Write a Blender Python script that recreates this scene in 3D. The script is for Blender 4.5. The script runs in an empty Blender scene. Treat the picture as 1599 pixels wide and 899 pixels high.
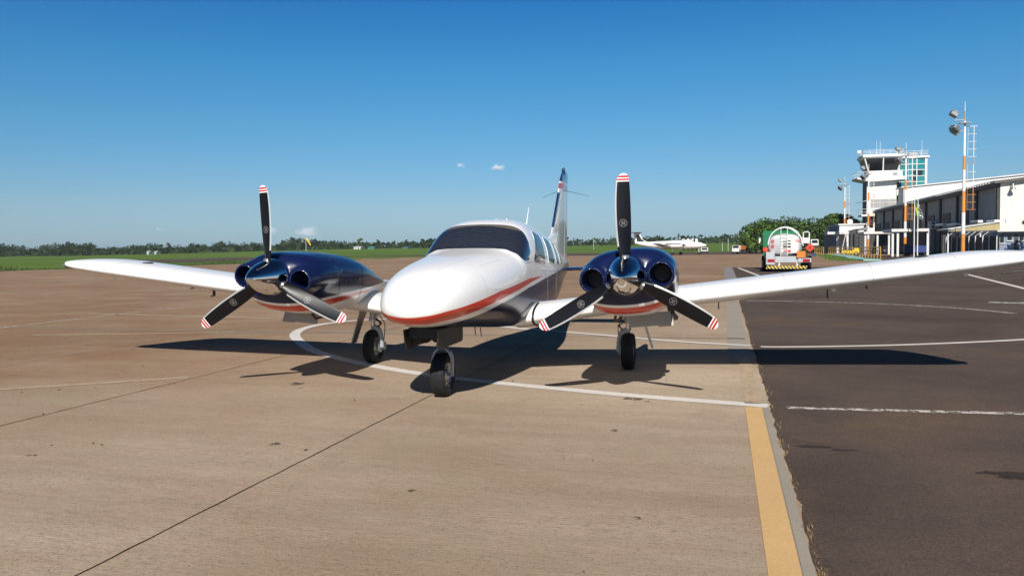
import bpy, bmesh, math, random
import numpy as np
from mathutils import Vector, Matrix
R = math.radians
PI = math.pi
random.seed(7)
np.random.seed(7)
SC = bpy.context.scene
COL = SC.collection

# ------------------------------------------------------------------ camera, sky, sun, exposure
CAM = Vector((2.7602, -7.6851, 1.4857))
YAW, PITCH, ROLL, FPX = 0.2573, 0.0482, -0.0114, 1255.0
fw = Vector((-math.sin(YAW) * math.cos(PITCH), math.cos(YAW) * math.cos(PITCH), -math.sin(PITCH)))
r0 = Vector((math.cos(YAW), math.sin(YAW), 0))
u0 = r0.cross(fw)
rt = r0 * math.cos(ROLL) + u0 * math.sin(ROLL)
up = -r0 * math.sin(ROLL) + u0 * math.cos(ROLL)
cam_d = bpy.data.cameras.new('camera')
cam = bpy.data.objects.new('camera', cam_d)
COL.objects.link(cam)
cam.matrix_world = Matrix(((rt.x, up.x, -fw.x, CAM.x), (rt.y, up.y, -fw.y, CAM.y), (rt.z, up.z, -fw.z, CAM.z), (0, 0, 0, 1)))
cam_d.sensor_fit = 'HORIZONTAL'
cam_d.sensor_width = 36.0
cam_d.lens = FPX / 1599.0 * 36.0
cam_d.clip_start = 0.05
cam_d.clip_end = 12000
SC.camera = cam

SUN_AZ, SUN_EL = R(170.7), R(38.2)          # azimuth from +Y towards +X
sun_dir = Vector((math.sin(SUN_AZ) * math.cos(SUN_EL), math.cos(SUN_AZ) * math.cos(SUN_EL), math.sin(SUN_EL)))
world = bpy.data.worlds.new('World')
SC.world = world
world.use_nodes = True
wn, wl = world.node_tree.nodes, world.node_tree.links
wn.clear()
sky = wn.new('ShaderNodeTexSky')
sky.sky_type = 'NISHITA'
sky.sun_disc = False
sky.sun_elevation = SUN_EL
sky.sun_rotation = SUN_AZ
sky.altitude = 400
sky.air_density = 1.0
sky.dust_density = 0.4
sky.ozone_density = 4.0
# clear dry-season sky: the Nishita sky, tinted by elevation to deep blue, darker overhead to deepen the shadows
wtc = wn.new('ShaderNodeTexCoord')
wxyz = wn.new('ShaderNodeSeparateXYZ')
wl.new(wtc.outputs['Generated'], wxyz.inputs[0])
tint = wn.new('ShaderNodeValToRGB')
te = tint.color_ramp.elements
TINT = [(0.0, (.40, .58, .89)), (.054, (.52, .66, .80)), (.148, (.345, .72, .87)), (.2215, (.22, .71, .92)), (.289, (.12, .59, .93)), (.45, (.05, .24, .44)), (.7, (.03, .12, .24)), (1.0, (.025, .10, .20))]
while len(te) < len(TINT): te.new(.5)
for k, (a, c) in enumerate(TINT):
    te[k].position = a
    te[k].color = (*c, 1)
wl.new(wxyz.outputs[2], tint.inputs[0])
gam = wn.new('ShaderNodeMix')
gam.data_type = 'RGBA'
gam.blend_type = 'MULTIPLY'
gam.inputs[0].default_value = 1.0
bg = wn.new('ShaderNodeBackground')
bg.inputs[1].default_value = 0.083
wo = wn.new('ShaderNodeOutputWorld')
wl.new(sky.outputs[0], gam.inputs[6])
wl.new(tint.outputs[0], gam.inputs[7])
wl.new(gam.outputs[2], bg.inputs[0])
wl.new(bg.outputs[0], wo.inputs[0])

sun_d = bpy.data.lights.new('sun', 'SUN')
sun_d.energy = 5.0
sun_d.angle = R(0.5)
sun_d.color = (1.0, 0.95, 0.88)
sun = bpy.data.objects.new('sun', sun_d)
COL.objects.link(sun)
sun.location = (0, 0, 60)
sun.rotation_euler = sun_dir.to_track_quat('Z', 'Y').to_euler()

vs = SC.view_settings
SC.cycles.volume_bounces = 1
vs.view_transform = 'Standard'
vs.look = 'None'
vs.gamma = 1.0
vs.exposure = 0.3
vs.use_curve_mapping = False

# ------------------------------------------------------------------ helpers
def ray(u, v):
    return fw + rt * ((u - 799.5) / FPX) - up * ((v - 449.5) / FPX)

def gnd(u, v, z=0.0):
    d = ray(u, v)
    t = (z - CAM.z) / d.z
    return CAM + d * t

def atY(u, v, Y):
    d = ray(u, v)
    return CAM + d * ((Y - CAM.y) / d.y)

def tag(o, label=None, cat=None, group=None, kind=None):
    if label: o['label'] = label
    if cat: o['category'] = cat
    if group: o['group'] = group
    if kind: o['kind'] = kind
    return o

def empty(name, loc=(0, 0, 0), rz=0.0, parent=None):
    o = bpy.data.objects.new(name, None)
    COL.objects.link(o)
    o.location = loc
    o.rotation_euler = (0, 0, rz)
    o.empty_display_size = 0.2
    if parent: o.parent = parent
    return o

def kids(o):
    return [c for c in bpy.data.objects if c.parent == o]

def copy_tree(o, parent=None):
    c = o.copy()
    COL.objects.link(c)
    if parent: c.parent = parent
    for ch in kids(o):
        copy_tree(ch, c)
    return c

class MB:
    """collects shapes; build() links them as ONE mesh object"""
    def __init__(s):
        s.v, s.f, s.m = [], [], []
    def add(s, verts, faces, mi=0):
        n = len(s.v)
        s.v += [tuple(p) for p in verts]
        s.f += [tuple(i + n for i in f) for f in faces]
        s.m += [mi] * len(faces)
        return s
    def box(s, c, d, mi=0, rot=None, bev=0.0):
        hx, hy, hz = d[0] / 2, d[1] / 2, d[2] / 2
        M = rot if rot is not None else Matrix.Identity(3)
        c = Vector(c)
        if bev > 0 and bev < min(hx, hy, hz):
            b = bev
            P = []
            idx = {}
            for ax in range(3):
                for sx in (-1, 1):
                    for sy in (-1, 1):
                        for sz in (-1, 1):
                            p = [sx * hx, sy * hy, sz * hz]
                            for k in range(3):
                                if k != ax:
                                    p[k] -= b * (1 if p[k] > 0 else -1)
                            idx[(ax, sx, sy, sz)] = len(P)
                            P.append(c + M @ Vector(p))
            F = []
            for ax in range(3):
                for sg in (-1, 1):
                    o = [k for k in range(3) if k != ax]
                    q = []
                    for a, bb in ((-1, -1), (1, -1), (1, 1), (-1, 1)):
                        t = [0, 0, 0]
                        t[ax] = sg; t[o[0]] = a; t[o[1]] = bb
                        q.append(idx[(ax, t[0], t[1], t[2])])
                    F.append(q if (sg > 0) == (ax != 1) else q[::-1])
            for ax in range(3):          # edges along axis ax
                o = [k for k in range(3) if k != ax]
                for a in (-1, 1):
                    for bb in (-1, 1):
                        q = []
                        for (face, e) in ((o[0], -1), (o[0], 1), (o[1], 1), (o[1], -1)):
                            t = [0, 0, 0]
                            t[ax] = e; t[o[0]] = a; t[o[1]] = bb
                            q.append(idx[(face, t[0], t[1], t[2])])
                        F.append(q)
            for sx in (-1, 1):
                for sy in (-1, 1):
                    for sz in (-1, 1):
                        F.append([idx[(k, sx, sy, sz)] for k in range(3)])
            return s.add(P, F, mi)
        P = [c + M @ Vector((x * hx, y * hy, z * hz)) for x in (-1, 1) for y in (-1, 1) for z in (-1, 1)]
        F = [(0, 1, 3, 2), (4, 6, 7, 5), (0, 4, 5, 1), (2, 3, 7, 6), (0, 2, 6, 4), (1, 5, 7, 3)]
        return s.add(P, F, mi)
    def cyl(s, p0, p1, r0, r1=None, n=16, cap=True, mi=0):
        r1 = r0 if r1 is None else r1
        p0, p1 = Vector(p0), Vector(p1)
        ax = (p1 - p0).normalized()
        a = ax.orthogonal().normalized()
        b = ax.cross(a)
        P = []
        for p, r in ((p0, r0), (p1, r1)):
            for i in range(n):
                t = 2 * PI * i / n
                P.append(p + (a * math.cos(t) + b * math.sin(t)) * r)
        F = [(i, (i + 1) % n, n + (i + 1) % n, n + i) for i in range(n)]
        if cap:
            F.append(tuple(range(n))[::-1])
            F.append(tuple(range(n, 2 * n)))
        return s.add(P, F, mi)
    def tube(s, pts, r, n=10, mi=0):
        pts = [Vector(p) for p in pts]
        rr = r if isinstance(r, (list, tuple)) else [r] * len(pts)
        P = []
        a = None
        for i, p in enumerate(pts):
            t = (pts[min(i + 1, len(pts) - 1)] - pts[max(i - 1, 0)]).normalized()
            if a is None:
                a = t.orthogonal().normalized()
            a = (a - t * a.dot(t)).normalized()
            b = t.cross(a)
            for k in range(n):
                w = 2 * PI * k / n
                P.append(p + (a * math.cos(w) + b * math.sin(w)) * rr[i])
        F = []
        for i in range(len(pts) - 1):
            for k in range(n):
                F.append((i * n + k, i * n + (k + 1) % n, (i + 1) * n + (k + 1) % n, (i + 1) * n + k))
        F.append(tuple(range(n))[::-1])
        m = (len(pts) - 1) * n
        F.append(tuple(range(m, m + n)))
        return s.add(P, F, mi)
    def lathe(s, prof, c=(0, 0, 0), ax=(0, 0, 1), n=32, mi=0, mis=None):
        """prof: list of (distance along axis, radius)"""
        ax = Vector(ax).normalized()
        a = ax.orthogonal().normalized()
        b = ax.cross(a)
        c = Vector(c)
        P = []
        for h, r in prof:
            for i in range(n):
                t = 2 * PI * i / n
                P.append(c + ax * h + (a * math.cos(t) + b * math.sin(t)) * max(r, 1e-4))
        for j in range(len(prof) - 1):
            pass
        F = [(j * n + i, j * n + (i + 1) % n, (j + 1) * n + (i + 1) % n, (j + 1) * n + i) for j in range(len(prof) - 1) for i in range(n)]
        k = len(s.f)
        s.add(P, F, mi)
        if mis:
            for j in range(len(prof) - 1):
                for i in range(n):
                    s.m[k + j * n + i] = mis[j]
        return s
    def poly(s, pts, mi=0):
        return s.add(pts, [tuple(range(len(pts)))], mi)
    def prism(s, pts, vec, mi=0):
        n = len(pts)
        v = Vector(vec)
        P = [Vector(p) for p in pts] + [Vector(p) + v for p in pts]
        F = [tuple(range(n))[::-1], tuple(range(n, 2 * n))] + [(i, (i + 1) % n, n + (i + 1) % n, n + i) for i in range(n)]
        return s.add(P, F, mi)
    def strip(s, pts, w, z=None, mi=0):
        """flat ribbon along a ground polyline"""
        pts = [Vector((p[0], p[1], p[2] if len(p) > 2 else (z or 0.0))) for p in pts]
        ws = w if isinstance(w, (list, tuple)) else [w] * len(pts)
        P = []
        for i, p in enumerate(pts):
            t = pts[min(i + 1, len(pts) - 1)] - pts[max(i - 1, 0)]
            nrm = Vector((-t.y, t.x, 0)).normalized()
            P += [p - nrm * ws[i] / 2, p + nrm * ws[i] / 2]
        F = [(2 * i, 2 * i + 2, 2 * i + 3, 2 * i + 1) for i in range(len(pts) - 1)]
        return s.add(P, F, mi)
    def build(s, name, mats, parent=None, smooth=None, fix=True, loc=None):
        me = bpy.data.meshes.new(name)
        me.from_pydata([tuple(p) for p in s.v], [], s.f)
        mats = mats if isinstance(mats, (list, tuple)) else [mats]
        for m in mats:
            me.materials.append(m)
        if len(mats) > 1:
            me.polygons.foreach_set('material_index', s.m)
        if fix:
            bm = bmesh.new()
            bm.from_mesh(me)
            bmesh.ops.recalc_face_normals(bm, faces=bm.faces)
            bm.to_mesh(me)
            bm.free()
        if smooth:
            me.polygons.foreach_set('use_smooth', [True] * len(me.polygons))
            me.set_sharp_from_angle(angle=R(smooth))
        me.update()
        o = bpy.data.objects.new(name, me)
        COL.objects.link(o)
        if loc is not None: o.location = loc
        if parent: o.parent = parent
        return o

def pchip(xs, ys):
    xs, ys = np.array(xs, float), np.array(ys, float)
    h = np.diff(xs)
    d = np.diff(ys) / h
    m = np.zeros(len(xs))
    m[0], m[-1] = d[0], d[-1]
    for i in range(1, len(xs) - 1):
        if d[i - 1] * d[i] > 0:
            w1, w2 = 2 * h[i] + h[i - 1], h[i] + 2 * h[i - 1]
            m[i] = (w1 + w2) / (w1 / d[i - 1] + w2 / d[i])
    def f(x):
        x = np.clip(np.asarray(x, float), xs[0], xs[-1])
        i = np.clip(np.searchsorted(xs, x) - 1, 0, len(xs) - 2)
        t = (x - xs[i]) / h[i]
        return (2 * t**3 - 3 * t**2 + 1) * ys[i] + (t**3 - 2 * t**2 + t) * h[i] * m[i] + (-2 * t**3 + 3 * t**2) * ys[i + 1] + (t**3 - t**2) * h[i] * m[i + 1]
    return f

# ------------------------------------------------------------------ materials
class NT:
    def __init__(s, name):
        s.mat = bpy.data.materials.new(name)
        s.mat.use_nodes = True
        s.n, s.l = s.mat.node_tree.nodes, s.mat.node_tree.links
        s.b = s.n['Principled BSDF']
        s._tc = None
    def new(s, t, **kw):
        o = s.n.new(t)
        for k, v in kw.items():
            setattr(o, k, v)
        return o
    def link(s, a, b):
        s.l.new(a, b)
    def tc(s):
        if s._tc is None:
            s._tc = s.n.new('ShaderNodeTexCoord')
        return s._tc.outputs['Object']
    def mapping(s, scale=(1, 1, 1), rot=(0, 0, 0), loc=(0, 0, 0)):
        m = s.n.new('ShaderNodeMapping')
        m.inputs['Scale'].default_value = scale
        m.inputs['Rotation'].default_value = rot
        m.inputs['Location'].default_value = loc
        s.link(s.tc(), m.inputs[0])
        return m.outputs[0]
    def noise(s, scale=5, detail=4, rough=0.6, vec=None, dist=0.0):
        o = s.n.new('ShaderNodeTexNoise')
        o.inputs['Scale'].default_value = scale
        o.inputs['Detail'].default_value = detail
        o.inputs['Roughness'].default_value = rough
        o.inputs['Distortion'].default_value = dist
        s.link(vec if vec is not None else s.tc(), o.inputs['Vector'])
        return o.outputs['Fac']
    def ramp(s, fac, stops):
        o = s.n.new('ShaderNodeValToRGB')
        e = o.color_ramp.elements
        while len(e) < len(stops):
            e.new(0.5)
        for k, (p, c) in enumerate(stops):
            e[k].position = p
            e[k].color = (c, c, c, 1) if isinstance(c, (int, float)) else (*c, 1)
        s.link(fac, o.inputs[0])
        return o.outputs[0]
    def mix(s, fac, a, b, mode='MIX'):
        o = s.n.new('ShaderNodeMix')
        o.data_type = 'RGBA'
        o.blend_type = mode
        for val, inp in ((fac, o.inputs[0]), (a, o.inputs[6]), (b, o.inputs[7])):
            if isinstance(val, (int, float)):
                inp.default_value = val
            elif isinstance(val, tuple):
                inp.default_value = (*val, 1)
            else:
                s.link(val, inp)
        return o.outputs[2]
    def math(s, op, a, b=0.0, c=None, clamp=False):
        o = s.n.new('ShaderNodeMath')
        o.operation = op
        o.use_clamp = clamp
        for val, inp in zip((a, b, c), o.inputs):
            if val is None: continue
            if isinstance(val, (int, float)):
                inp.default_value = val
            else:
                s.link(val, inp)
        return o.outputs[0]
    def xyz(s):
        o = s.n.new('ShaderNodeSeparateXYZ')
        s.link(s.tc(), o.inputs[0])
        return o.outputs
    def step(s, val, edge, soft=0.004):
        """0 below edge, 1 above it"""
        d = s.math('SUBTRACT', val, edge)
        d = s.math('DIVIDE', d, soft)
        return s.math('ADD', d, 0.5, clamp=True)
    def bump(s, h, strength=0.3, dist=0.01):
        o = s.n.new('ShaderNodeBump')
        o.inputs['Strength'].default_value = strength
        o.inputs['Distance'].default_value = dist
        s.link(h, o.inputs['Height'])
        s.link(o.outputs[0], s.b.inputs['Normal'])
    def set(s, **kw):
        for k, v in kw.items():
            i = s.b.inputs[k]
            if isinstance(v, tuple) and len(v) == 3: v = (*v, 1)
            if hasattr(v, 'is_linked') or isinstance(v, bpy.types.NodeSocket):
                s.link(v, i)
            else:
                i.default_value = v
        return s

def mat(name, col, rough=0.5, metal=0.0, coat=0.0, var=0.12, scale=3.0, spec=0.5, bump=0.0, bscale=40):
    t = NT(name)
    if var > 0:
        f = t.noise(scale, 5, 0.65)
        c0 = tuple(x * (1 - var) for x in col)
        c1 = tuple(min(1, x * (1 + var)) for x in col)
        t.link(t.ramp(f, [(0.3, c0), (0.7, c1)]), t.b.inputs['Base Color'])
    else:
        t.b.inputs['Base Color'].default_value = (*col, 1)
    t.b.inputs['Roughness'].default_value = rough
    t.b.inputs['Metallic'].default_value = metal
    t.b.inputs['Coat Weight'].default_value = coat
    t.b.inputs['Coat Roughness'].default_value = 0.06
    t.b.inputs['Specular IOR Level'].default_value = spec
    if bump > 0:
        t.bump(t.noise(bscale, 4), bump, 0.01)
    return t.mat

WHITE = (0.84, 0.84, 0.83)
NAVY = (0.006, 0.012, 0.055)
RED = (0.60, 0.036, 0.012)

def streaky(name, col, rough=.75, amount=.22):
    t = NT(name)
    n1 = t.noise(1.0, 5, .65, t.mapping((2.2, 2.2, .16)))
    n2 = t.noise(.5, 4, .6)
    c = t.mix(1.0, col, t.ramp(n1, [(.35, 1 - amount), (.62, 1.0)]), 'MULTIPLY')
    c = t.mix(.8, c, t.ramp(n2, [(.3, 1 - amount * .7), (.65, 1.0)]), 'MULTIPLY')
    t.set(**{'Base Color': c, 'Roughness': rough, 'Specular IOR Level': .25})
    return t.mat

M = {}
M['white_paint'] = mat('white_paint', WHITE, 0.3, 0, 0.5, 0.03, 1.5)
M['navy_paint'] = mat('navy_paint', NAVY, 0.3, 0, 1.0, 0.0)
M['red_paint'] = mat('red_paint', RED, 0.35, 0, 0.5, 0.05)
M['blade_black'] = mat('blade_black', (0.005, 0.005, 0.007), 0.36, 0, 0.0, 0.15, 8, .3)
M['blade_white'] = mat('blade_white', (0.78, 0.78, 0.77), 0.4, 0, 0, 0.04)
M['blade_red'] = mat('blade_red', (0.5, 0.02, 0.02), 0.4, 0, 0, 0.05)
M['chrome'] = mat('chrome', (0.72, 0.71, 0.70), 0.045, 1.0, 0, 0.03, 20)
M['steel'] = mat('steel', (0.42, 0.42, 0.42), 0.35, 0.8, 0, 0.15, 12)
M['grey_metal'] = mat('grey_metal', (0.36, 0.39, 0.42), 0.45, 0.2, 0, 0.15, 14)
M['dark_metal'] = mat('dark_metal', (0.035, 0.034, 0.033), 0.5, 0.3, 0, 0.3, 10)
M['rubber'] = mat('rubber', (0.016, 0.016, 0.017), 0.75, 0, 0, 0.3, 25, 0.3, 0.15, 60)
M['well_dark'] = mat('well_dark', (0.02, 0.018, 0.017), 0.7, 0, 0, 0.3, 10)
M['seal_black'] = mat('seal_black', (0.01, 0.01, 0.011), 0.5, 0, 0, 0)
M['door_white'] = mat('door_white', (0.62, 0.61, 0.60), 0.35, 0, 0.2, 0.08, 5)
M['lens'] = mat('lens', (0.10, 0.16, 0.19), 0.08, 0, 1.0, 0)
# ------------------------------------------------------------------ fuselage form (y aft, z up, x towards the aircraft's left)
FS = [  # s=y+1, half width, bottom, top, z of widest, n upper, n lower
    (0.00, 0.015, 0.93, 0.96, 0.945, 2.0, 2.0),
    (0.012, 0.085, 0.89, 1.03, 0.95, 2.0, 2.0),
    (0.04, 0.155, 0.855, 1.09, 0.955, 2.0, 2.0),
    (0.10, 0.245, 0.815, 1.155, 0.96, 2.05, 2.1),
    (0.20, 0.325, 0.785, 1.215, 0.965, 2.1, 2.1),
    (0.35, 0.395, 0.762, 1.275, 0.97, 2.18, 2.15),
    (0.55, 0.455, 0.740, 1.325, 0.98, 2.28, 2.2),
    (0.80, 0.507, 0.716, 1.368, 0.99, 2.4, 2.3),
    (1.10, 0.550, 0.690, 1.405, 1.00, 2.55, 2.6),
    (1.50, 0.590, 0.655, 1.445, 1.01, 2.8, 2.9),
    (1.85, 0.614, 0.622, 1.475, 1.02, 3.15, 3.4),
    (2.02, 0.620, 0.606, 1.497, 1.03, 3.3, 3.8),
    (2.20, 0.625, 0.590, 1.618, 1.05, 3.5, 4.2),
    (2.45, 0.628, 0.575, 1.757, 1.07, 3.6, 4.6),
    (2.68, 0.630, 0.565, 1.826, 1.09, 3.5, 5.0),
    (2.90, 0.630, 0.560, 1.852, 1.10, 3.3, 5.0),
    (3.30, 0.627, 0.558, 1.866, 1.10, 2.85, 5.0),
    (3.90, 0.620, 0.565, 1.846, 1.10, 2.55, 4.6),
    (4.50, 0.590, 0.605, 1.780, 1.10, 2.45, 3.3),
    (5.20, 0.510, 0.680, 1.680, 1.10, 2.4, 2.8),
    (6.00, 0.390, 0.780, 1.570, 1.10, 2.35, 2.6),
    (7.00, 0.250, 0.900, 1.430, 1.11, 2.3, 2.4),
    (8.00, 0.120, 1.010, 1.300, 1.13, 2.2, 2.3),
    (8.55, 0.045, 1.080, 1.230, 1.15, 2.1, 2.1),
]
_fc = [pchip([a[0] for a in FS], [a[k] for a in FS]) for k in range(1, 7)]
def fus_point(y, th):
    """point of the skin; th from the top, positive towards +x"""
    s = np.asarray(y, float) + 1.0
    w, zb, zt, zm, nu, nl = [f(s) for f in _fc]
    sn, cs = np.sin(th), np.cos(th)
    n = np.where(cs >= 0, nu, nl)
    x = w * np.sign(sn) * np.abs(sn) ** (2 / n)
    z = zm + np.where(cs >= 0, zt - zm, zm - zb) * np.sign(cs) * np.abs(cs) ** (2 / n)
    return x, z
def fus_grid(ys, nth, off=0.0):
    th = np.arange(nth) * 2 * PI / nth
    Y, T = np.meshgrid(ys, th, indexing='ij')
    X, Z = fus_point(Y, T)
    Pt = np.stack([X, Y, Z], -1)
    if off:
        e = 1e-3
        def pt(Y, T):
            a, b = fus_point(Y, T)
            return np.stack([a, Y, b], -1)
        n = np.cross(pt(Y, T + e) - pt(Y, T - e), pt(np.minimum(Y + e, 7.55), T) - pt(np.maximum(Y - e, -1), T))
        n /= np.linalg.norm(n, axis=-1, keepdims=True) + 1e-12
        c = np.stack([np.zeros_like(Y), Y, (Z * 0 + 1.0)], -1)
        sg = np.sign(np.sum(n * (Pt - c), -1, keepdims=True))
        Pt = Pt + n * sg * off
    return Pt

# ------------------------------------------------------------------ the aircraft (its own frame: nose wheel contact at the origin)
plane = empty('airplane', (0, 0, 0), 0.0207)
tag(plane, 'white twin-engine propeller airplane with navy cowlings and a red stripe along its nose', 'airplane')

def float_curve(t, val, pts, lo, hi, vmin, vmax):
    """piecewise curve value(val), pts in real units"""
    mr = t.new('ShaderNodeMapRange')
    mr.inputs[1].default_value = lo; mr.inputs[2].default_value = hi
    t.link(val, mr.inputs[0])
    rp = t.new('ShaderNodeValToRGB')
    e = rp.color_ramp.elements
    while len(e) < len(pts): e.new(0.5)
    for k, (a, b) in enumerate(pts):
        e[k].position = (a - lo) / (hi - lo)
        c = (b - vmin) / (vmax - vmin)
        e[k].color = (c, c, c, 1)
    t.link(mr.outputs[0], rp.inputs[0])
    return t.math('MULTIPLY_ADD', rp.outputs[0], vmax - vmin, vmin)

def livery_fuselage():
    t = NT('fuselage_paint')
    x, y, z = t.xyz()
    lo, hi = -1.1, 8.0
    rt_ = float_curve(t, y, [(-1.0, .875), (-.9, .905), (-.8, .93), (-.445, .977), (.225, 1.062), (1.34, 1.148), (2.10, 1.152), (8, 1.152)], lo, hi, .5, 1.5)
    rb_ = float_curve(t, y, [(-1.0, .79), (-.85, .812), (-.657, .846), (-.14, .930), (.584, 1.015), (1.34, 1.093), (2.10, 1.153), (2.2, 1.3), (8, 1.3)], lo, hi, .5, 1.5)
    nt_ = float_curve(t, y, [(-1.0, .70), (-.45, .812), (-.09, .876), (.226, .929), (1.265, 1.042), (2.115, 1.105), (3.2, 1.169), (5.5, 1.23), (8, 1.24)], lo, hi, .5, 1.5)
    red = t.math('MULTIPLY', t.math('SUBTRACT', 1.0, t.step(z, rt_)), t.step(z, rb_))
    navy = t.math('SUBTRACT', 1.0, t.step(z, nt_))
    c = t.mix(red, WHITE, RED)
    c = t.mix(navy, c, NAVY)
    dirt = t.ramp(t.noise(2.2, 5, .6), [(.35, .95), (.7, 1.0)])
    c = t.mix(1.0, c, dirt, 'MULTIPLY')
    t.set(**{'Base Color': c, 'Roughness': 0.3, 'Coat Weight': t.math('MULTIPLY_ADD', navy, -.25, .5), 'Coat Roughness': 0.035, 'Specular IOR Level': t.math('MULTIPLY_ADD', navy, -.3, .5)})
    return t.mat

def livery_nacelle():
    t = NT('nacelle_paint')
    x, y, z = t.xyz()
    x2 = t.math('POWER', t.math('ABSOLUTE', x), 2.0)
    base = t.math('MULTIPLY_ADD', x2, 0.36, -.285)
    fy = t.new('ShaderNodeMapRange')
    fy.inputs[1].default_value = 0.0; fy.inputs[2].default_value = 3.2; fy.inputs[3].default_value = 0.0; fy.inputs[4].default_value = 0.16
    t.link(y, fy.inputs[0])
    line = t.math('ADD', base, fy.outputs[0])
    wid = t.new('ShaderNodeMapRange')
    wid.inputs[1].default_value = 0.2; wid.inputs[2].default_value = 2.0; wid.inputs[3].default_value = 0.08; wid.inputs[4].default_value = 0.0
    t.link(y, wid.inputs[0])
    rtop = t.math('SUBTRACT', line, 0.03)
    rbot = t.math('SUBTRACT', rtop, wid.outputs[0])
    navy = t.step(z, line)
    red = t.math('MULTIPLY', t.step(z, rbot), t.math('SUBTRACT', 1.0, t.step(z, rtop)))
    c = t.mix(red, WHITE, RED)
    c = t.mix(navy, c, NAVY)
    t.set(**{'Base Color': c, 'Roughness': 0.3, 'Coat Weight': .42, 'Coat Roughness': 0.04, 'Specular IOR Level': .25})
    return t.mat

def livery_fin():
    t = NT('fin_paint')
    x, y, z = t.xyz()
    le = float_curve(t, z, [(1.2, 5.3), (1.67, 5.90), (1.87, 6.07), (2.51, 6.67), (2.74, 6.90), (3.0, 7.25)], 1.2, 3.0, 5.0, 8.0)
    d = t.math('SUBTRACT', y, le)
    strip = t.math('MULTIPLY', t.math('SUBTRACT', 1.0, t.step(d, 0.11)), t.math('MULTIPLY', t.step(z, 1.86), t.math('SUBTRACT', 1.0, t.step(z, 2.50))))
    navy = t.math('MAXIMUM', t.step(z, 2.72), strip)
    red = t.math('MULTIPLY', t.step(z, 2.58), t.math('SUBTRACT', 1.0, t.step(z, 2.685)))
    c = t.mix(red, WHITE, RED)
    c = t.mix(navy, c, NAVY)
    t.set(**{'Base Color': c, 'Roughness': 0.28, 'Coat Weight': 0.8, 'Coat Roughness': 0.04})
    return t.mat

def glass_windshield():
    t = NT('windshield_glass')
    x, y, z = t.xyz()
    w = t.new('ShaderNodeTexWave')
    w.wave_type = 'BANDS'; w.bands_direction = 'Z'
    w.inputs['Scale'].default_value = 11.0
    w.inputs['Distortion'].default_value = 3.5
    w.inputs['Detail'].default_value = 2
    w.inputs['Detail Scale'].default_value = 1.5
    cv = t.new('ShaderNodeCombineXYZ')
    t.link(x, cv.inputs[0]); t.link(y, cv.inputs[1])
    t.link(t.math('MULTIPLY_ADD', t.math('MULTIPLY', x, x), .22, z), cv.inputs[2])
    t.link(cv.outputs[0], w.inputs[0])
    c = t.ramp(w.outputs['Fac'], [(0.0, (.016, .020, .032)), (.7, (.021, .025, .039)), (1.0, (.032, .036, .050))])
    zz = t.math('MULTIPLY_ADD', t.math('MULTIPLY', x, x), 0.30, z)       # tan band along the top edge
    band = t.step(zz, 1.764, 0.010)
    c = t.mix(t.math('MULTIPLY', band, 0.8), c, (.16, .13, .10))
    t.set(**{'Base Color': c, 'Roughness': 0.05, 'Coat Weight': 0.6, 'Coat Roughness': 0.02})
    return t.mat

M['fuselage'] = livery_fuselage()
M['nacelle'] = livery_nacelle()
M['fin'] = livery_fin()
M['windshield'] = glass_windshield()
M['cabin_glass'] = mat('cabin_glass', (0.012, 0.018, 0.028), 0.06, 0, 0.0, 0.5, 2.5, spec=.28)

def mesh_from_grid(name, G, mats, parent=None, caps=True):
    n, m = G.shape[:2]
    V = G.reshape(-1, 3).tolist()
    F = [(i * m + j, i * m + (j + 1) % m, (i + 1) * m + (j + 1) % m, (i + 1) * m + j) for i in range(n - 1) for j in range(m)]
    if caps:
        F.append(tuple(range(m))[::-1])
        F.append(tuple(range((n - 1) * m, n * m)))
    b = MB()
    b.add(V, F)
    return b.build(name, mats, parent, smooth=40)

ys = np.concatenate([-1 + np.array([0, .004, .012, .024, .04, .06, .08, .10, .13, .16]), np.linspace(-.8, 3.4, 106), np.linspace(3.5, 7.55, 40)])
fus = mesh_from_grid('fuselage', fus_grid(ys, 128), M['fuselage'], plane)

def apply_mods(o):
    dg = bpy.context.evaluated_depsgraph_get()
    me = bpy.data.meshes.new_from_object(o.evaluated_get(dg))
    old = o.data
    o.modifiers.clear()
    o.data = me
    return o

def drop(o):
    me = o.data
    bpy.data.objects.remove(o)
    bpy.data.meshes.remove(me)

def round_poly(pts, r, n=6):
    out = []
    N = len(pts)
    for i in range(N):
        p, a, b = [np.array(q, float) for q in (pts[i], pts[i - 1], pts[(i + 1) % N])]
        rr = r[i] if isinstance(r, (list, tuple)) else r
        da, db = a - p, b - p
        ra = min(rr, np.linalg.norm(da) * .48); rb = min(rr, np.linalg.norm(db) * .48)
        pa, pb = p + da / np.linalg.norm(da) * ra, p + db / np.linalg.norm(db) * rb
        if rr <= 0:
            out.append(tuple(p)); continue
        for k in range(n + 1):
            t = k / n
            out.append(tuple((1 - t)**2 * pa + 2 * t * (1 - t) * p + t * t * pb))
    return out

def grow(pts, d):
    P = np.array(pts)
    a = np.roll(P, -1, 0) - np.roll(P, 1, 0)
    nrm = np.stack([a[:, 1], -a[:, 0]], 1)
    nrm /= np.linalg.norm(nrm, axis=1, keepdims=True) + 1e-9
    area = 0.5 * np.sum(P[:, 0] * np.roll(P[:, 1], -1) - np.roll(P[:, 0], -1) * P[:, 1])
    return [tuple(q) for q in P + nrm * d * (1 if area > 0 else -1)]

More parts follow.
